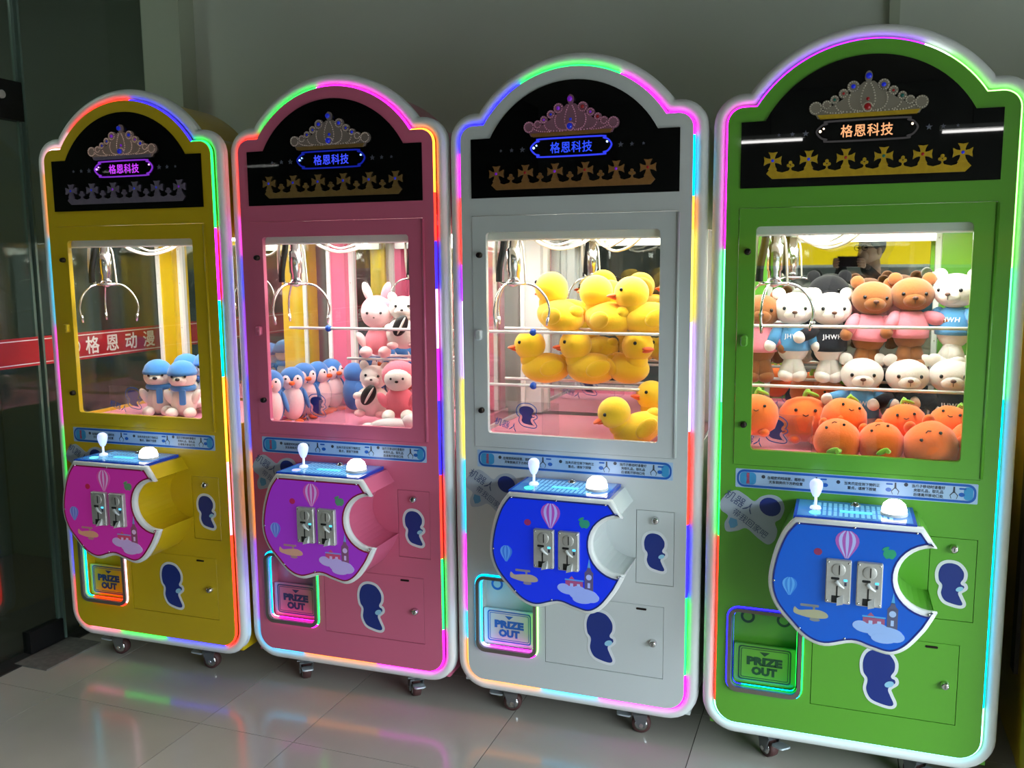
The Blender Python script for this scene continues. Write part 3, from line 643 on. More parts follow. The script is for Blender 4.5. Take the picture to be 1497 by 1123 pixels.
    sd = obj('service_door', cached('service_small', lambda: MB().plate(.278,.668,.120,.242,.001,.0005,.016,.0008)), B, root)
    lock(sd, .279, .760, .0005); sticker(sd, .277, .655, .075, .130, .0)
    bd = obj('cash_door', cached('service_big', lambda: MB().plate(.108,.351,.400,.242,.001,.0005,.016,.0008)), B, root)
    lock(bd, .276, .349, .0005); sticker(bd, .098, .345, .098, .178, .0)
    obj('latch_slot', cached('latch_slot', lambda: MB().plate(.236,.459,.034,.007,.003,-.002,.0005,.001)), LKB, bd)
    # wordy die-cut sticker beside the console
    ws = MB().prism([spline([(-.378,.838),(-.358,.868),(-.328,.882),(-.300,.868),(-.275,.852),(-.255,.868),(-.225,.876),(-.198,.866),(-.186,.838),(-.196,.805),(-.212,.790),(-.205,.765),(-.212,.735),(-.232,.720),(-.262,.738),(-.296,.765),(-.322,.755),(-.355,.750),(-.362,.775),(-.352,.800),(-.372,.815)], 4)[::-1]], -.0008, 0).build('word_sticker', M_STKG, root)
    MB().prism([oval(-.228,.838,.032,.028,20,-.4)], -.0014, -.0008).build('sticker_field', M_NAVY, ws)
    MB().prism([[(-.345,.795),(-.325,.790),(-.322,.772),(-.332,.764),(-.344,.762),(-.350,.780)][::-1]], -.0014, -.0008).build('sticker_patch', mat('teal_print', (90,150,190), .3), ws)
    text(text(MB(), '机器人', -.318, .848, -.0014, .034, .0, -.55, spacing=.95), '带我回家吧', -.285, .782, -.0014, .025, .0, -.62).build('lettering', mat('slate_ink', (70,85,125), .4), ws)
    # interior: claw, guard sheets
    claw(root, -.245, .135)
    ac = obj('acrylic_guard', cached('acrylic_guard', lambda: MB().box(-.36,-.115,.232,.235,.972,1.085).box(-.118,-.115,.05,.232,.972,1.085)), M_ACRYL, root)
    g2 = [(-.235+p[0]*.055, 1.035+p[1]*.042) for p in STK_SHAPE]
    MB().prism([offset(g2, .004), offset(g2, .001)[::-1]], .2308, .2312).build('sticker_outline', M_BLUEP, ac)
    MB().prism([offset(g2, -.008)], .2308, .2312).build('sticker_field', M_NAVY, ac)
    text(MB(), '机器人', -.315, 1.0, .2308, .03, 0, -.3).build('lettering', M_BLUEP, ac)
    for x, y, s in casters: caster(root, x, y, s)
    for x in (-.3, .3): caster(root, x, .58, .4, False)
    return root
G_BLUE = mat('gem_blue', (25,40,190), .1, emit=.35); G_RED = mat('gem_red', (150,25,30), .1, emit=.1); G_GRN = mat('gem_green', (25,100,90), .1, emit=.1); G_PUR = mat('gem_purple', (120,30,190), .1, emit=.35)
def pm(l, b, r, t): return [(-.331,.253,l), (-.30,.252,b), (-.135,.252,r), (-.135,.495,t)]
LED_Y = [(-.378,.2,'red'),(-.33,.131,'pink'),(-.17,.13,'green'),(.06,.13,'blue'),(.33,.13,'red'),(.378,.58,'pink'),(.378,.85,'orange'),(.378,1.18,'cyan'),(.378,1.46,'magenta'),(.378,1.72,'green'),(.285,2.018,'blue'),(.03,2.179,'red'),(-.25,2.08,'rose'),(-.378,1.93,'orange'),(-.378,1.70,'cyan'),(-.378,1.36,'magenta'),(-.378,.95,'green'),(-.378,.72,'blue'),(-.378,.34,'red')]
LED_P = [(-.378,.2,'cyan'),(-.2,.13,'orange'),(.12,.13,'magenta'),(.378,.29,'green'),(.378,.55,'red'),(.378,.86,'blue'),(.378,1.12,'purple'),(.378,1.3,'violet'),(.378,1.5,'blue'),(.378,1.65,'red'),(.378,1.82,'orange'),(.285,2.018,'magenta'),(-.06,2.17,'green'),(-.29,2.03,'red'),(-.378,1.75,'magenta'),(-.378,1.62,'blue'),(-.378,1.45,'purple'),(-.378,1.18,'blue'),(-.378,.9,'orange'),(-.378,.55,'purple'),(-.378,.24,'cyan')]
LED_W = [(-.378,.2,'orange'),(-.12,.13,'cyan'),(.1,.13,'magenta'),(.378,.26,'green'),(.378,.52,'blue'),(.378,.76,'red'),(.378,1.06,'violet'),(.378,1.4,'yellow'),(.378,1.68,'orange'),(.378,1.78,'cyan'),(.378,1.95,'magenta'),(.16,2.14,'green'),(-.17,2.135,'blue'),(-.378,1.93,'magenta'),(-.378,1.8,'red'),(-.378,1.58,'purple'),(-.378,1.45,'violet'),(-.378,1.2,'yellow'),(-.378,.92,'cyan'),(-.378,.66,'magenta'),(-.378,.38,'cyan'),(-.378,.27,'orange')]
LED_G = [(-.33,.131,'ice'),(.378,.3,'cyan'),(.378,1.2,'mint'),(.378,1.55,'lime'),(.2,2.115,'white'),(.13,2.153,'purple'),(-.30,2.018,'magenta'),(-.378,1.62,'mint'),(-.378,1.15,'green'),(-.378,.74,'red'),(-.378,.3,'red'),(-.378,.2,'ice')]
MY = claw_machine('Y', -2.5528, -.0555, 1.432, (208,176,22), LED_Y, pm('cyan','red','rose','cyan'), (190,45,155), .28, (165,140,130), (130,120,140), ('v', (.35,.05,.9), .6, (.6,.05,1), (.6,.2,1)), [G_BLUE,G_BLUE,G_PUR], (.1,.6,1),
    'yellow claw machine with magenta console panel at the left end, beside the glass wall', (35,60,110), [(-.245,.075,-PI/2+.15),(.20,.075,-PI/2+.15)])
MP = claw_machine('P', -1.7102, .0023, 1.187, (214,106,138), LED_P, pm('rose','magenta','green','cyan'), (150,50,190), .3, (140,128,120), (150,120,70), ('b', (.02,.04,.8), .35, (.05,.08,1), (.2,.4,1)), [G_BLUE,G_BLUE,G_BLUE], (.25,.25,1),
    'pink claw machine with purple console panel, between the yellow and white machines', (60,50,95), [(-.225,.065,.65),(.24,.065,.65)])
MW = claw_machine('W', -.8583, .0152, -.059, (205,210,210), LED_W, pm('violet','magenta','lime','cyan'), (8,45,215), .42, (150,105,125), (165,120,70), ('b', (.04,.06,1), .9, (.03,.08,1), (.4,.6,1)), [G_BLUE,G_PUR,G_PUR,G_RED], (.05,1,.45),
    'white claw machine full of yellow ducks, between the pink and green machines', (40,105,190), [(-.25,.08,-PI/2+.2),(.215,.08,-PI/2+.2)])
MG_ = claw_machine('G', 0, 0, 0, (94,166,48), LED_G, pm('blue','cyan','green','blue'), (4,84,190), .25, (135,130,118), (190,160,45), ('g', (.35,.33,.33), .12, (1,.45,.2), (1,.75,.5)), [G_RED,G_BLUE,G_BLUE,G_BLUE,G_RED,G_RED,G_GRN,G_GRN,G_RED], (.1,.75,1),
    'green claw machine filled with bears and orange plush, nearest and largest', (25,75,40), [(-.21,.075,.75),(.22,.075,.75)])
# ------------------------------------------------------------------ rods that hold the plush
M_ROD = mat('white_rod', (225,225,225), .3); M_BALL = mat('blue_ball_joint', (20,80,190), .3)
def rods(root, zs, d=.20, u0=-.36, u1=.36, balls=True, back=None):
    for z in zs:
        r = MB().cyl((u0, d, z), (u1, d, z), .0055, n=10).build('plush_rod', M_ROD, root)
        if balls: MB().ell((u0+.17, d, z), .013, 14, 10).build('ball_joint', M_BALL, r)
        if back: MB().cyl((u0, back, z), (u1, back, z), .0055, n=10).build('plush_rod', M_ROD, root)
rods(MW, (1.338, 1.150), .19, -.44+.075, .365, True, .36)
rods(MG_, (1.368, 1.172), .27, -.37, .37, False, .46)
rods(MP, (1.338,), .21, -.33, .365, True); rods(MP, (1.222,), .37, -.1, .365, False, .24)
# ------------------------------------------------------------------ plush
def plush_mat(n, c, s=.35): return mat('plush_'+n, c, .9, sheen=s, noise=.06, nscale=140, bump=.25, spec=.1)
PW = plush_mat('white', (236,228,220)); PB = plush_mat('brown', (150,88,36)); PK = plush_mat('black', (26,26,30), .2); PP = plush_mat('pink', (238,140,155)); PBL = plush_mat('sky_blue', (88,160,215)); PKS = plush_mat('black_shirt', (22,22,34), .2)
PO = plush_mat('orange', (246,112,24)); PGN = plush_mat('green_leaf', (150,205,60)); PY = plush_mat('duck_yellow', (252,198,24)); PBK = plush_mat('beak_orange', (236,92,24)); PPB = plush_mat('penguin_blue', (58,112,180)); PPE = plush_mat('pale_pink', (246,205,205)); PGR = plush_mat('pale_grey', (205,195,195)); PHOOD = plush_mat('rose_hood', (240,120,140)); PBH = plush_mat('beanie_blue', (70,140,215))
M_EYE = mat('black_bead', (12,12,12), .15); M_NOSE = mat('brown_nose', (95,60,45), .4); M_TEXT = mat('white_shirt_print', (225,225,230), .5); M_SEEDW = mat('seed_white', (225,220,210), .6); M_SEEDK = mat('seed_black', (25,22,22), .6)
def plush(name, root, u, d, v, rz, label, group, cat='plush toy', tilt=(0,0), scl=1.0):
    p = root.matrix_world if False else (Matrix.Translation(root.location) @ Matrix.Rotation(root.rotation_euler[2], 4, 'Z'))
    q = p @ Vector((u, d, v)); o = empty(name, q, 0, label, cat, group)
    o.rotation_euler = (tilt[0], tilt[1], root.rotation_euler[2]+rz); o.scale = (scl,)*3; return o
def R3(x=0, y=0, z=0): return (Matrix.Rotation(z, 3, 'Z') @ Matrix.Rotation(y, 3, 'Y') @ Matrix.Rotation(x, 3, 'X'))
def el(key, c, r, n=18, m=12, rot=None): return cached(key, lambda: MB().ell(c, r, n, m, rot))
def face(h, key, eyes, nose, eye_r=.0065, nose_r=(.009,.007,.006), nm=None, brow=False):
    for i, e in enumerate(eyes): obj('eye', el((key, 'eye', i), e, eye_r, 10, 8), M_EYE, h)
    obj('nose', el((key, 'nose'), nose, nose_r, 12, 8), nm or M_NOSE, h)
def shirt_text(key, s, c, r, z0, size):
    def f():
        m = text(MB(), s, 0, 0, 0, size, .0004, spacing=1.15); out = []
        for x, y, z in m.v:
            X, Z = x, z+z0-c[2]; t = max(.05, 1-(X/r[0])**2-(Z/r[2])**2); out.append((X, c[1]-r[1]*math.sqrt(t)-.0015, z+z0))
        m.v = out; return m
    return cached(key, f)
def bear(root, u, d, v, fur, shirt, label, rz=0, tilt=(0,0), arms=(.5,.5), word=True, legs=.25, hz=0.0):
    """v = height of the feet; head centre about .24 above"""
    o = plush('plush_bear', root, u, d, v, rz, label, 'teddy bears in the green machine', tilt=tilt)
    obj('body', cached('bear_body', lambda: MB().ell((0,0,.118), (.052,.044,.058), 20, 14)), fur, o)
    obj('shirt', cached('bear_shirt', lambda: MB().lathe([(.030,.188),(.040,.180),(.050,.162),(.0555,.140),(.0570,.118),(.0560,.104),(.053,.103)], n=22)), shirt, o, scl=(1,.86,1))
    if word: obj('shirt_lettering', shirt_text('bear_word', 'JHWH', (0,0,.125), (.058,.050,.066), .150, .020), M_TEXT, o)
    h = obj('head', cached('bear_head', lambda: MB().ell((0,-.004,.240), (.066,.056,.054), 22, 14).ell((0,-.040,.226), (.036,.026,.026), 16, 10)), fur, o, rot=(0,0,hz))
    for s in (-1, 1):
        obj('ear', el(('bear_ear', s), (s*.050,.006,.288), (.022,.012,.021), 14, 10), fur, h)
        a = arms[0 if s < 0 else 1]
        ar = obj('arm', cached('bear_sleeve', lambda: MB().tube([(0,0,.004),(0,0,-.02),(0,-.002,-.052)], [.019,.022,.019], 12).ell((0,0,.002), .018, 12, 8)), shirt, o, loc=(s*.047,-.008,.170), rot=(-.35, -s*a, 0))
        obj('paw', cached('bear_paw', lambda: MB().ell((0,-.003,-.062), (.020,.019,.020), 12, 10)), fur, ar)
        obj('leg', cached('bear_leg', lambda: MB().tube([(0,0,.09),(0,-.004,.05),(0,-.010,.02)], [.024,.026,.027], 14).ell((0,-.012,.022), (.027,.030,.022), 14, 10)), fur, o, loc=(s*.028,-.004,0), rot=(0, -s*legs, 0))
    face(h, 'bear', ((-.032,-.050,.243),(.032,-.050,.243)), (0,-.066,.231))
    obj('mouth', cached('bear_mouth', lambda: MB().tube([(0,-.0655,.226),(0,-.0655,.214)], .0012, 5)), M_NOSE, h)
    return o
bear(MG_, -.301, .36, 1.172, PB, PP, 'brown teddy bear in pink shirt half hidden at the left window edge', .1, word=False)
bear(MG_, -.194, .36, 1.180, PW, PBL, 'white teddy bear in blue lettered shirt standing beside the hanging claw', .08, legs=.35)
bear(MG_, -.081, .36, 1.180, PW, PKS, 'white teddy bear in black lettered shirt standing on the upper row with raised paws', .2, arms=(1.2,1.3), legs=.35)
bear(MG_, -.091, .49, 1.235, PK, PKS, 'black teddy bear hidden behind the white bears on the upper row', 0, word=False)
bear(MG_, .031, .36, 1.216, PB, PP, 'brown teddy bear in pink shirt, left one of the middle pair', .15, arms=(.5,1.0), word=False, tilt=(0,.06))
bear(MG_, .160, .36, 1.228, PB, PP, 'brown teddy bear in pink shirt with arm reaching right, right one of the middle pair', .1, arms=(.5,1.35), word=False)
bear(MG_, .285, .36, 1.240, PW, PBL, 'white teddy bear in blue shirt at the upper right of the green machine', -.45, arms=(.6,.8), legs=.4)
bear(MG_, .022, .33, .972, PW, PBL, 'white teddy bear in blue lettered shirt on the lower row behind orange plush', .05, arms=(1.4,1.2))
bear(MG_, .156, .33, .972, PW, PKS, 'white teddy bear in black shirt on the lower row, middle of three', .1, arms=(1.2,1.0))
bear(MG_, .282, .33, .976, PW, PKS, 'white teddy bear in black shirt on the lower row, rightmost', 0, arms=(1.3,.8))
def orange(u, d, v, label, rx=0, ry=0, rz=0, s=1.0):
    o = plush('orange_plush', MG_, u, d, v, rz, label, 'round orange plush in the green machine', tilt=(rx, ry), scl=s)
    b = obj('body', cached('orange_body', lambda: MB().lathe([(0,-.060),(.030,-.057),(.055,-.038),(.066,-.005),(.062,.025),(.045,.048),(.022,.058),(.008,.056),(0,.052)], n=24)), PO, o)
    obj('stem', cached('orange_stem', lambda: MB().tube(spline([(0,0,.05),(.002,-.004,.066),(.010,-.012,.078)], 4, False), .006, 8).ell((.020,-.010,.066), (.020,.009,.005), 12, 8, R3(0,.3,.4))), PGN, o)
    for i, x in enumerate((-.024, .024)):
        obj('eye', el(('orange_eye', i), (x,-.060,.018), .0045, 8, 6), M_EYE, b)
        obj('foot', el(('orange_foot', i), (x,-.030,-.055), (.016,.022,.012), 12, 8), PO, b)
    obj('mouth', cached('orange_mouth', lambda: MB().tube([(-.007,-.0645,.006),(0,-.0655,.002),(.007,-.0645,.006)], .0013, 5)), M_EYE, b)
for a in ((-.295,.20,1.085,'orange plush at the far left behind the clear guard in the green machine',-.3,0,.1,1.1),
          (-.150,.31,1.060,'tall orange plush upright behind the clear guard in the green machine',-.25,0,.1,1.25),
          (-.072,.43,1.110,'orange plush deepest in the green machine under the white bears',-.2,.2,0,1.0),
          (-.028,.20,1.085,'orange plush on top of the heap, left of the blue shirted bear',-.55,.25,.2,1.05),
          (-.045,.10,1.033,'orange plush at the bottom front with curled green stem, leftmost of the front four',-1.9,.2,.1+PI,1.05),
          (.078,.10,1.033,'orange plush at the bottom front with leaf stem facing out, second from the left',-1.8,.3,.3+PI,1.0),
          (.145,.205,1.078,'orange plush with green tip up, below the middle white bear',-.35,-.1,.1,1.0),
          (.275,.215,1.075,'orange plush at the right behind the front row in the green machine',-.6,.2,-.3,1.0),
          (.212,.085,1.035,'large orange plush lying front right with stem down',-2.2,.4,.2+PI,1.15),
          (.325,.13,1.04,'orange plush cut off by the right window edge of the green machine',-1.2,.3,-.2,1.0)):
    orange(*a)
def duck(u, d, v, rz, label, s=1.0, tilt=(0,0)):
    """u,d,v of the body centre; the duck faces its own -x"""
    o = plush('plush_duck', MW, u, d, v, rz, label, 'yellow plush ducks in the white machine', tilt=tilt, scl=s)
    obj('body', cached('duck_body', lambda: MB().ell((.006,0,0), (.082,.062,.050), 24, 14).ell((.060,0,.022), (.030,.028,.022), 16, 10, R3(0,-.6,0)).ell((-.042,0,.030), (.038,.036,.036), 16, 10)), PY, o)
    h = obj('head', cached('duck_head', lambda: MB().ell((-.048,0,.076), (.052,.050,.050), 24, 14)), PY, o)
    obj('beak', cached('duck_beak', lambda: MB().ell((-.104,0,.070), (.018,.020,.006), 14, 8, R3(0,-.15,0)).ell((-.099,0,.062), (.014,.017,.005), 14, 8, R3(0,.25,0))), PBK, h)
    for i, y in enumerate((-.034, .034)):
        obj('eye', el(('duck_eye', i), (-.082, y, .088), .006, 10, 8), M_EYE, h)
        obj('wing', el(('duck_wing', i), (.022, y*1.75, .006), (.040,.010,.026), 16, 10, R3(0,-.35,0)), PY, o)
for a in ((-.180,.27,1.205,.35,'yellow plush duck facing left on the lower rod, leftmost',1.08),
          (-.010,.27,1.208,.30,'yellow plush duck facing left in the middle of the lower rod',1.1),
          (.125,.28,1.212,PI-.75,'yellow plush duck turned right at the right end of the lower rod',1.08),
          (-.125,.27,1.392,-.45,'yellow plush duck tipped back at the upper left rod under the claw',1.15,(0,.2)),
          (-.135,.40,1.395,.1,'yellow plush duck behind the upper left one with only its head showing'),
          (.050,.27,1.385,-.5,'yellow plush duck in the middle of the upper rod, seen from behind',1.15,(.1,.1)),
          (.075,.40,1.390,.3,'yellow plush duck behind the middle one of the upper rod'),
          (.190,.27,1.385,.35,'yellow plush duck at the upper right with beak towards its neighbour',1.15),
          (.190,.11,1.030,.45,'yellow plush duck lying front right on the pink platform, beak down',1.05,(0,-.35)),
          (.250,.24,1.050,.6,'yellow plush duck behind the front one on the pink platform',1.0,(0,.1))):
    duck(*a)
def penguin(u, d, v, rz, label, s=1.0):
    o = plush('plush_penguin', MP, u, d, v, rz, label, 'blue penguins in the pink machine', scl=s)
    obj('body', cached('peng_body', lambda: MB().ell((0,.006,.088), (.050,.046,.078), 22, 14)), PPB, o)
    obj('belly', cached('peng_belly', lambda: MB().ell((0,-.012,.082), (.044,.036,.070), 20, 14)), PPE, o)
    h = obj('head', cached('peng_head', lambda: MB().ell((0,.002,.172), (.048,.044,.046), 22, 14)), PPB, o)
    obj('cheeks', cached('peng_cheek', lambda: MB().ell((-.016,-.018,.164), (.024,.028,.032), 16, 12).ell((.016,-.018,.164), (.024,.028,.032), 16, 12)), PPE, h)
    obj('beak', cached('peng_beak', lambda: MB().ell((0,-.050,.160), (.012,.014,.009), 12, 8)), PBK, h)
    for i, x in enumerate((-.022, .022)):
        obj('eye', el(('peng_eye', i), (x,-.040,.176), .005, 8, 6), M_EYE, h)
        obj('flipper', el(('peng_fl', i), (x*2.3,-.004,.095), (.010,.022,.042), 14, 10, R3(0,-x*12,0)), PPB, o)
        obj('foot', el(('peng_ft', i), (x,-.026,.009), (.018,.026,.009), 14, 8), PBK, o)
for a in ((-.310,.18,.972,.55,'blue penguin plush with orange beak standing in front, whole belly in view'),
          (-.335,.075,.972,.5,'blue penguin plush cut off by the left edge of the pink machine window'),
          (-.322,.285,.972,.9,'blue penguin plush second in the row along the side glass',1.02),
          (-.318,.385,.972,1.6,'blue penguin plush third in the row along the side glass',1.0),
          (-.318,.49,.972,1.2,'blue penguin plush at the back corner of the pink machine',1.0),
          (-.20,.47,.972,2.4,'blue penguin plush with its back turned beside the corner post',.95)):
    penguin(*a)
# rabbit, seed-holding plush, hooded bear and a lying pair of legs in the pink machine
GP = 'pink machine plush heap'
o = plush('plush_rabbit', MP, .0, .30, 1.235, .25, 'white rabbit plush with pink hood and pink shirt sitting above the rod', GP)
obj('body', el('rab_body', (0,0,.050), (.050,.042,.055)), PP, o)
h = obj('head', cached('rab_head', lambda: MB().ell((0,-.004,.155), (.060,.050,.056), 22, 14)), PPE, o)
obj('hood', el('rab_hood', (0,.008,.163), (.064,.050,.062), 22, 14), PP, h)
for i, s in enumerate((-1, 1)):
    obj('ear', el(('rab_ear', i), (s*.036,.006,.238), (.017,.010,.040), 14, 10, R3(0,s*.35,0)), PPE if s < 0 else PP, h)
    obj('arm', el(('rab_arm', i), (s*.058,-.014,.055), (.017,.017,.034), 12, 10, R3(0,s*.5,0)), PPE, o)
    obj('leg', el(('rab_leg', i), (s*.036,-.045,.012), (.024,.040,.022), 14, 10), PPE, o)
face(h, 'rab', ((-.026,-.051,.160),(.026,-.051,.160)), (0,-.055,.143), .0055, (.004,.003,.003))
def seed_plush(u, d, v, rz, label, tilt=(0,0)):
    o = plush('seed_plush', MP, u, d, v, rz, label, GP, tilt=tilt)
    obj('body', cached('ham_body', lambda: MB().ell((0,0,.055), (.068,.056,.060), 22, 14)), PW, o)
    h = obj('head', cached('ham_head', lambda: MB().ell((0,-.004,.150), (.054,.048,.046), 20, 14).ell((0,-.042,.140), (.030,.020,.020), 14, 10)), PW, o)
    sd = obj('seed', el('seed', (-.006,-.066,.088), (.026,.014,.042), 18, 12, R3(0,.45,0)), M_SEEDK, o)
    obj('seed_stripe', el('seed_str', (-.002,-.076,.088), (.005,.008,.036), 12, 10, R3(0,.45,0)), M_SEEDW, sd)
    for i, s in enumerate((-1, 1)):
        obj('ear', el(('ham_ear', i), (s*.040,.004,.190), (.018,.010,.022), 12, 10, R3(0,s*.5,0)), PW, h)
        obj('arm', el(('ham_arm', i), (s*.048,-.048,.080), (.015,.024,.015), 12, 10, R3(0,0,s*.6)), PW, o)
        obj('foot', el(('ham_foot', i), (s*.040,-.040,.012), (.022,.028,.014), 12, 8), PPE, o)
    face(h, 'ham', ((-.024,-.046,.160),(.024,-.046,.160)), (0,-.061,.146), .0055, (.006,.004,.004), M_EYE)
seed_plush(.112, .30, 1.262, .35, 'white plush holding a black striped seed, upper right beside the rabbit')
seed_plush(-.018, .27, 1.000, .3, 'white plush holding a black striped seed, lower one below the rabbit', (0,.08))
o = plush('hooded_bear', MP, .140, .19, 1.015, .3, 'small white bear plush in a rose pink hooded suit at the lower right', GP)
obj('body', el('hood_body', (0,0,.055), (.056,.046,.060)), PHOOD, o)
h = obj('head', el('hood_head', (0,-.010,.142), (.054,.046,.046), 20, 14), PW, o)
obj('hood', el('hood_hood', (0,.010,.154), (.066,.050,.056), 20, 14), PHOOD, h)
for i, s in enumerate((-1, 1)):
    obj('arm', el(('hood_arm', i), (s*.056,-.020,.065), (.018,.020,.034), 12, 10, R3(0,s*.6,0)), PHOOD, o)
    obj('leg', el(('hood_leg', i), (s*.034,-.050,.012), (.024,.040,.022), 14, 10), PW, o)
face(h, 'hood', ((-.022,-.050,.148),(.022,-.050,.148)), (0,-.058,.138), .005, (.007,.005,.005), M_EYE)
o = plush('grey_plush', MP, .150, .09, .998, .3, 'pale grey plush lying on its side at the bottom right corner', GP)
obj('body', el('grey_body', (0,0,0), (.075,.036,.028), 20, 12), PGR, o)
obj('head', el('grey_head', (.075,.004,.010), (.036,.034,.032), 16, 12), PGR, o)
for i, s in enumerate((-1, 1)): obj('leg', el(('grey_leg', i), (-.070,s*.018,-.008), (.036,.015,.016), 14, 10, R3(0,.3,s*.3)), PGR, o)
# bears in beanies in the yellow machine
def beanie(u, d, v, rz, label, s=1.0):
    o = plush('beanie_bear', MY, u, d, v, rz, label, 'white bears in blue beanies', scl=s)
    obj('body', el('bn_body', (0,0,.058), (.052,.046,.062)), PW, o)
    h = obj('head', cached('bn_head', lambda: MB().ell((0,-.004,.158), (.056,.050,.046), 22, 14).ell((0,-.044,.150), (.030,.020,.020), 14, 10)), PW, o)
    obj('beanie', cached('bn_hat', lambda: MB().lathe([(.057,.168),(.060,.174),(.058,.182),(.054,.190),(.048,.204),(.034,.218),(.014,.226),(0,.227)], n=22)), PBH, h)
    obj('scarf', cached('bn_scarf', lambda: MB().tube([(.040*math.cos(2*PI*i/18), .036*math.sin(2*PI*i/18), .116) for i in range(18)], .012, 8, True).plate(.012, .082, .024, .062, .006, -.054, -.044)), PBH, o)
    for i, q in enumerate((-1, 1)):
        obj('arm', el(('bn_arm', i), (q*.052,-.012,.078), (.017,.018,.036), 12, 10, R3(0,q*.5,0)), PW, o)
        obj('leg', el(('bn_leg', i), (q*.036,-.044,.018), (.024,.036,.022), 14, 10), PW, o)
    face(h, 'bn', ((-.026,-.050,.166),(.026,-.050,.166)), (0,-.064,.156), .0055, (.010,.007,.007), M_EYE)
for a in ((-.120,.25,.972,.5,'white bear plush in blue beanie and scarf sitting in full view, leftmost'),
          (.010,.24,.972,.35,'white bear plush in blue beanie in front, cut by the right window edge'),
          (-.070,.37,.985,.5,'white bear plush in blue beanie peeking out between the two front ones'),
          (.045,.36,1.0,.4,'white bear plush in blue beanie at the back right of the yellow machine')):
    beanie(*a)
# ------------------------------------------------------------------ yellow cabinet past the green machine
yc = empty('yellow_cabinet', (.95, .1, FLOOR), 0, 'dull yellow cabinet standing right of the green machine, cut by the picture edge', 'cabinet')
BY = mat('dull_yellow_enamel', (170,135,15), .4)
MB().box(-.46,.46,-.2,.6,.1,1.9).build('body', BY, yc)
MB().box(-.47,-.46,-.195,-.03,.12,1.86).build('side_trim', BY, yc)
MB().box(-.472,-.46,.06,.12,.35,1.6).build('hinge_bar', mat('brown_bar', (60,45,30), .5), yc)
MB().plate(0, .50, .80, .66, .02, -.215, -.199, .004).build('lower_door', BY, yc)
ud = MB().plate(0, 1.34, .80, .86, .02, -.215, -.199, .004).build('upper_door', BY, yc)
MB().plate(0, 1.40, .62, .62, .03, -.218, -.214, .002).build('dark_panel', M_BLACK, ud)
lock(yc, .33, .70, -.215); lock(yc, .36, 1.0, -.215)
for i in range(6): MB().box(-.25, .25, -.219, -.214, .28+.03*i, .292+.03*i).build('vent_slat', M_DARK, yc)
MB().plate(0, 1.93, .96, .06, .015, -.22, .62, .006).build('top_cap', BY, yc)
for x in (-.36, .36):
    for y in (-.12, .5): MB().cyl((x,y,0),(x,y,.1),.03,n=14).build('foot', M_DARK, yc)
# ------------------------------------------------------------------ the photographer, seen mirrored inside the green machine
def skin_mesh(name, verts, edges, radii, root, sub=2):
    me = bpy.data.meshes.new(name); me.from_pydata(verts, edges, []); ob = bpy.data.objects.new(name, me); COL.objects.link(ob)
    ob.modifiers.new('s', 'SKIN'); sk = me.skin_vertices[0].data
    for i, r in enumerate(radii):
        sk[i].radius = (r, r) if not isinstance(r, tuple) else r
    sk[root].use_root = True
    md = ob.modifiers.new('d', 'SUBSURF'); md.levels = sub; md.render_levels = sub
    dg = bpy.context.evaluated_depsgraph_get(); m2 = bpy.data.meshes.new_from_object(ob.evaluated_get(dg)); m2.name = name
    bpy.data.objects.remove(ob); bpy.data.meshes.remove(me)
    m2.polygons.foreach_set('use_smooth', [True]*len(m2.polygons)); m2.materials.clear(); return m2
PX, PY_ = .13, -3.06
person = empty('person', (PX, PY_, FLOOR), 0, 'person in dark jacket and glasses holding up a phone, mirrored in the green machine', 'person')
M_JACKET = mat('dark_jacket', (30,28,28), .85); M_TROUS = mat('dark_trousers', (34,36,44), .85); M_SKIN = mat('skin', (205,160,135), .55, sss=.1); M_HAIR = mat('black_hair', (18,16,16), .45); M_SHOE = mat('black_shoe', (20,20,20), .4)
V = lambda *a: tuple(a)
cr, cu_, cb = Vector(_r[0]), -Vector(_r[1]), -Vector(_r[2])            # camera right, up, back
ph_c = Vector((-.04361, -2.76068, 1.57668))+cb*.018+cr*.02-cu_*.012
ph_l = ph_c-Vector((PX, PY_, FLOOR))
hl, hr = ph_l-cr*.085+cb*.012-cu_*.01, ph_l+cr*.085+cb*.012-cu_*.01
bv = [V(0,0,.95), V(0,.0,1.10), V(0,.01,1.25), V(0,0,1.40), V(0,0,1.48),                      # 0-4 spine
      V(-.17,0,1.40), V(-.27,.02,1.20), tuple(hl+cb*.10-cu_*.05), tuple(hl+cb*.045-cu_*.03),   # 5-8 left arm
      V(.17,0,1.40), V(.29,.03,1.20), tuple(hr+cb*.10-cu_*.06), tuple(hr+cb*.045-cu_*.03),     # 9-12 right arm
      V(-.09,0,.90), V(-.10,.01,.50), V(-.11,-.02,.10), V(-.115,.10,.04),                      # 13-16
      V(.09,0,.90), V(.11,.02,.50), V(.12,.0,.10), V(.13,.12,.04)]
be = [(0,1),(1,2),(2,3),(3,4),(3,5),(5,6),(6,7),(7,8),(3,9),(9,10),(10,11),(11,12),(0,13),(13,14),(14,15),(15,16),(0,17),(17,18),(18,19),(19,20)]
br = [(.15,.11),(.15,.11),(.165,.115),(.13,.095),(.062,.058),(.072,.07),(.056,.056),(.042,.042),(.034,.034),(.072,.07),(.056,.056),(.042,.042),(.034,.034),(.095,.095),(.066,.066),(.05,.05),(.04,.035),(.095,.095),(.066,.066),(.05,.05),(.04,.035)]
obj('body', skin_mesh('person_body', bv, be, br, 0), M_JACKET, person)
HC = Vector((.0, .03, 1.665))
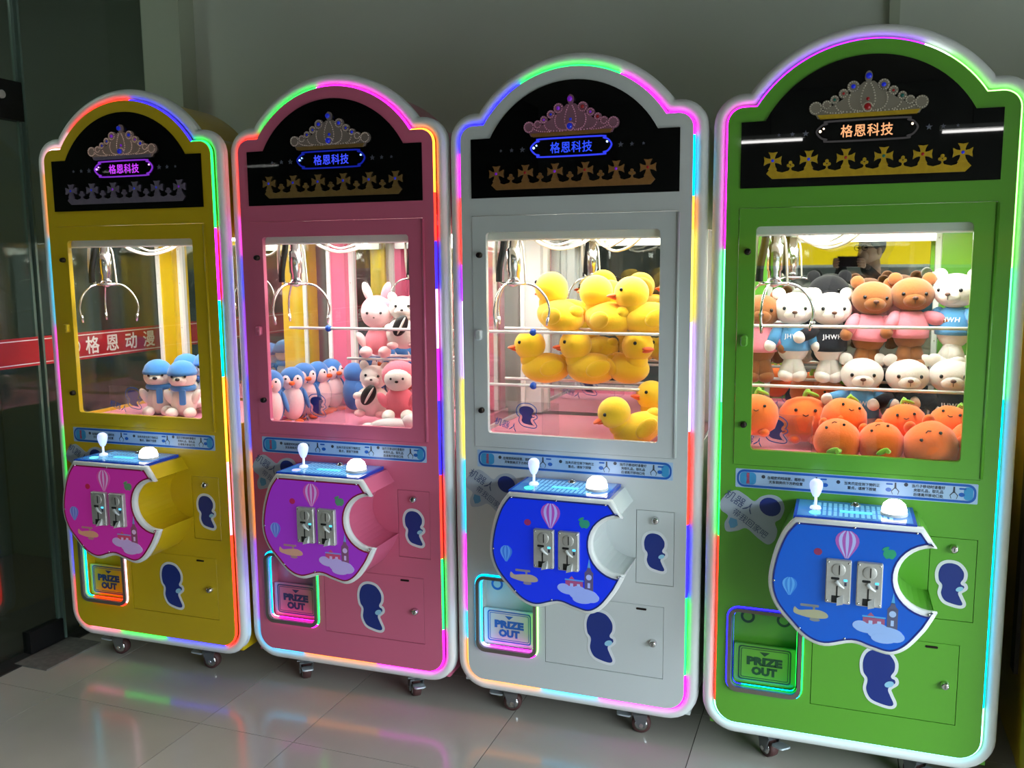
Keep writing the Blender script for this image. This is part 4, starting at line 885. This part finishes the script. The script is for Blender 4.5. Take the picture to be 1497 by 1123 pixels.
hd = obj('head', cached('person_head', lambda: MB().ell((0,0,0), (.077,.095,.112), 24, 16).ell((0,.075,-.045), (.045,.035,.05), 16, 10).ell((0,.098,-.015), (.013,.022,.024), 10, 8).ell((-.078,0,-.015), (.012,.022,.032), 10, 8).ell((.078,0,-.015), (.012,.022,.032), 10, 8).tube([(0,-.01,-.07),(0,-.02,-.20)], [.055,.06], 14)), M_SKIN, person, loc=HC, rot=(-.05,.0,.75))
obj('hair', cached('person_hair', lambda: MB().ell((0,-.018,.028), (.088,.100,.100), 24, 16)), M_HAIR, hd)
obj('glasses', cached('person_glasses', lambda: MB().tube([(-.034+.026*math.cos(2*PI*i/16), .098, .012+.020*math.sin(2*PI*i/16)) for i in range(16)], .0022, 6, True).tube([(.034+.026*math.cos(2*PI*i/16), .098, .012+.020*math.sin(2*PI*i/16)) for i in range(16)], .0022, 6, True).tube([(-.062,.095,.014),(-.08,.0,.012)], .002, 6).tube([(.062,.095,.014),(.08,.0,.012)], .002, 6).tube([(-.008,.1,.012),(.008,.1,.012)], .002, 6)), M_DARK, hd)
for i, x in enumerate((-.032, .032)): obj('eye', el(('p_eye', i), (x,.084,.012), (.012,.008,.007), 10, 8), M_EYE, hd)
obj('mouth', el('p_mouth', (0,.105,-.058), (.022,.006,.006), 12, 8), mat('lips', (170,100,90), .5), hd)
for sgn, hp in ((-1, hl), (1, hr)):                                    # palm, four fingers round the back, thumb in front
    vs = [tuple(hp+cb*.04-cu_*.028)]; es = []; rr = [.024]
    vs.append(tuple(hp+cb*.012-cu_*.012+cr*sgn*.014)); es.append((0,1)); rr.append(.024)
    for q in range(4):
        a = hp+cu_*(.026-.017*q)+cr*sgn*.020-cb*.004; b = hp+cu_*(.030-.017*q)+cr*sgn*.002-cb*.022; c_ = hp+cu_*(.030-.017*q)-cr*sgn*(.026-.004*abs(q-1))-cb*.022
        n0 = len(vs); vs += [tuple(a), tuple(b), tuple(c_)]; es += [(1,n0),(n0,n0+1),(n0+1,n0+2)]; rr += [.009,.0085,.0075]
    n0 = len(vs); vs += [tuple(hp+cb*.026-cr*sgn*.012), tuple(hp+cb*.018+cu_*.012-cr*sgn*.034)]; es += [(1,n0),(n0,n0+1)]; rr += [.011,.009]
    obj('hand', skin_mesh('person_hand', vs, es, rr, 0), M_SKIN, person)
phn = empty('phone', ph_c, 0, 'dark phone held up sideways by the mirrored person', 'phone'); phn.rotation_euler = _m.to_euler()
MB().box(-.076,.076,-.037,.037,-.004,.004).build('body', mat('phone_body', (28,28,30), .3), phn)
MB().box(-.070,.070,-.034,.034,.004,.0045).build('screen', glow('phone_screen', (.35,.4,.42), .5), phn)
MB().cyl((-.06,.022,-.004),(-.06,.022,-.006),.009,n=16).build('lens', M_DARK, phn)
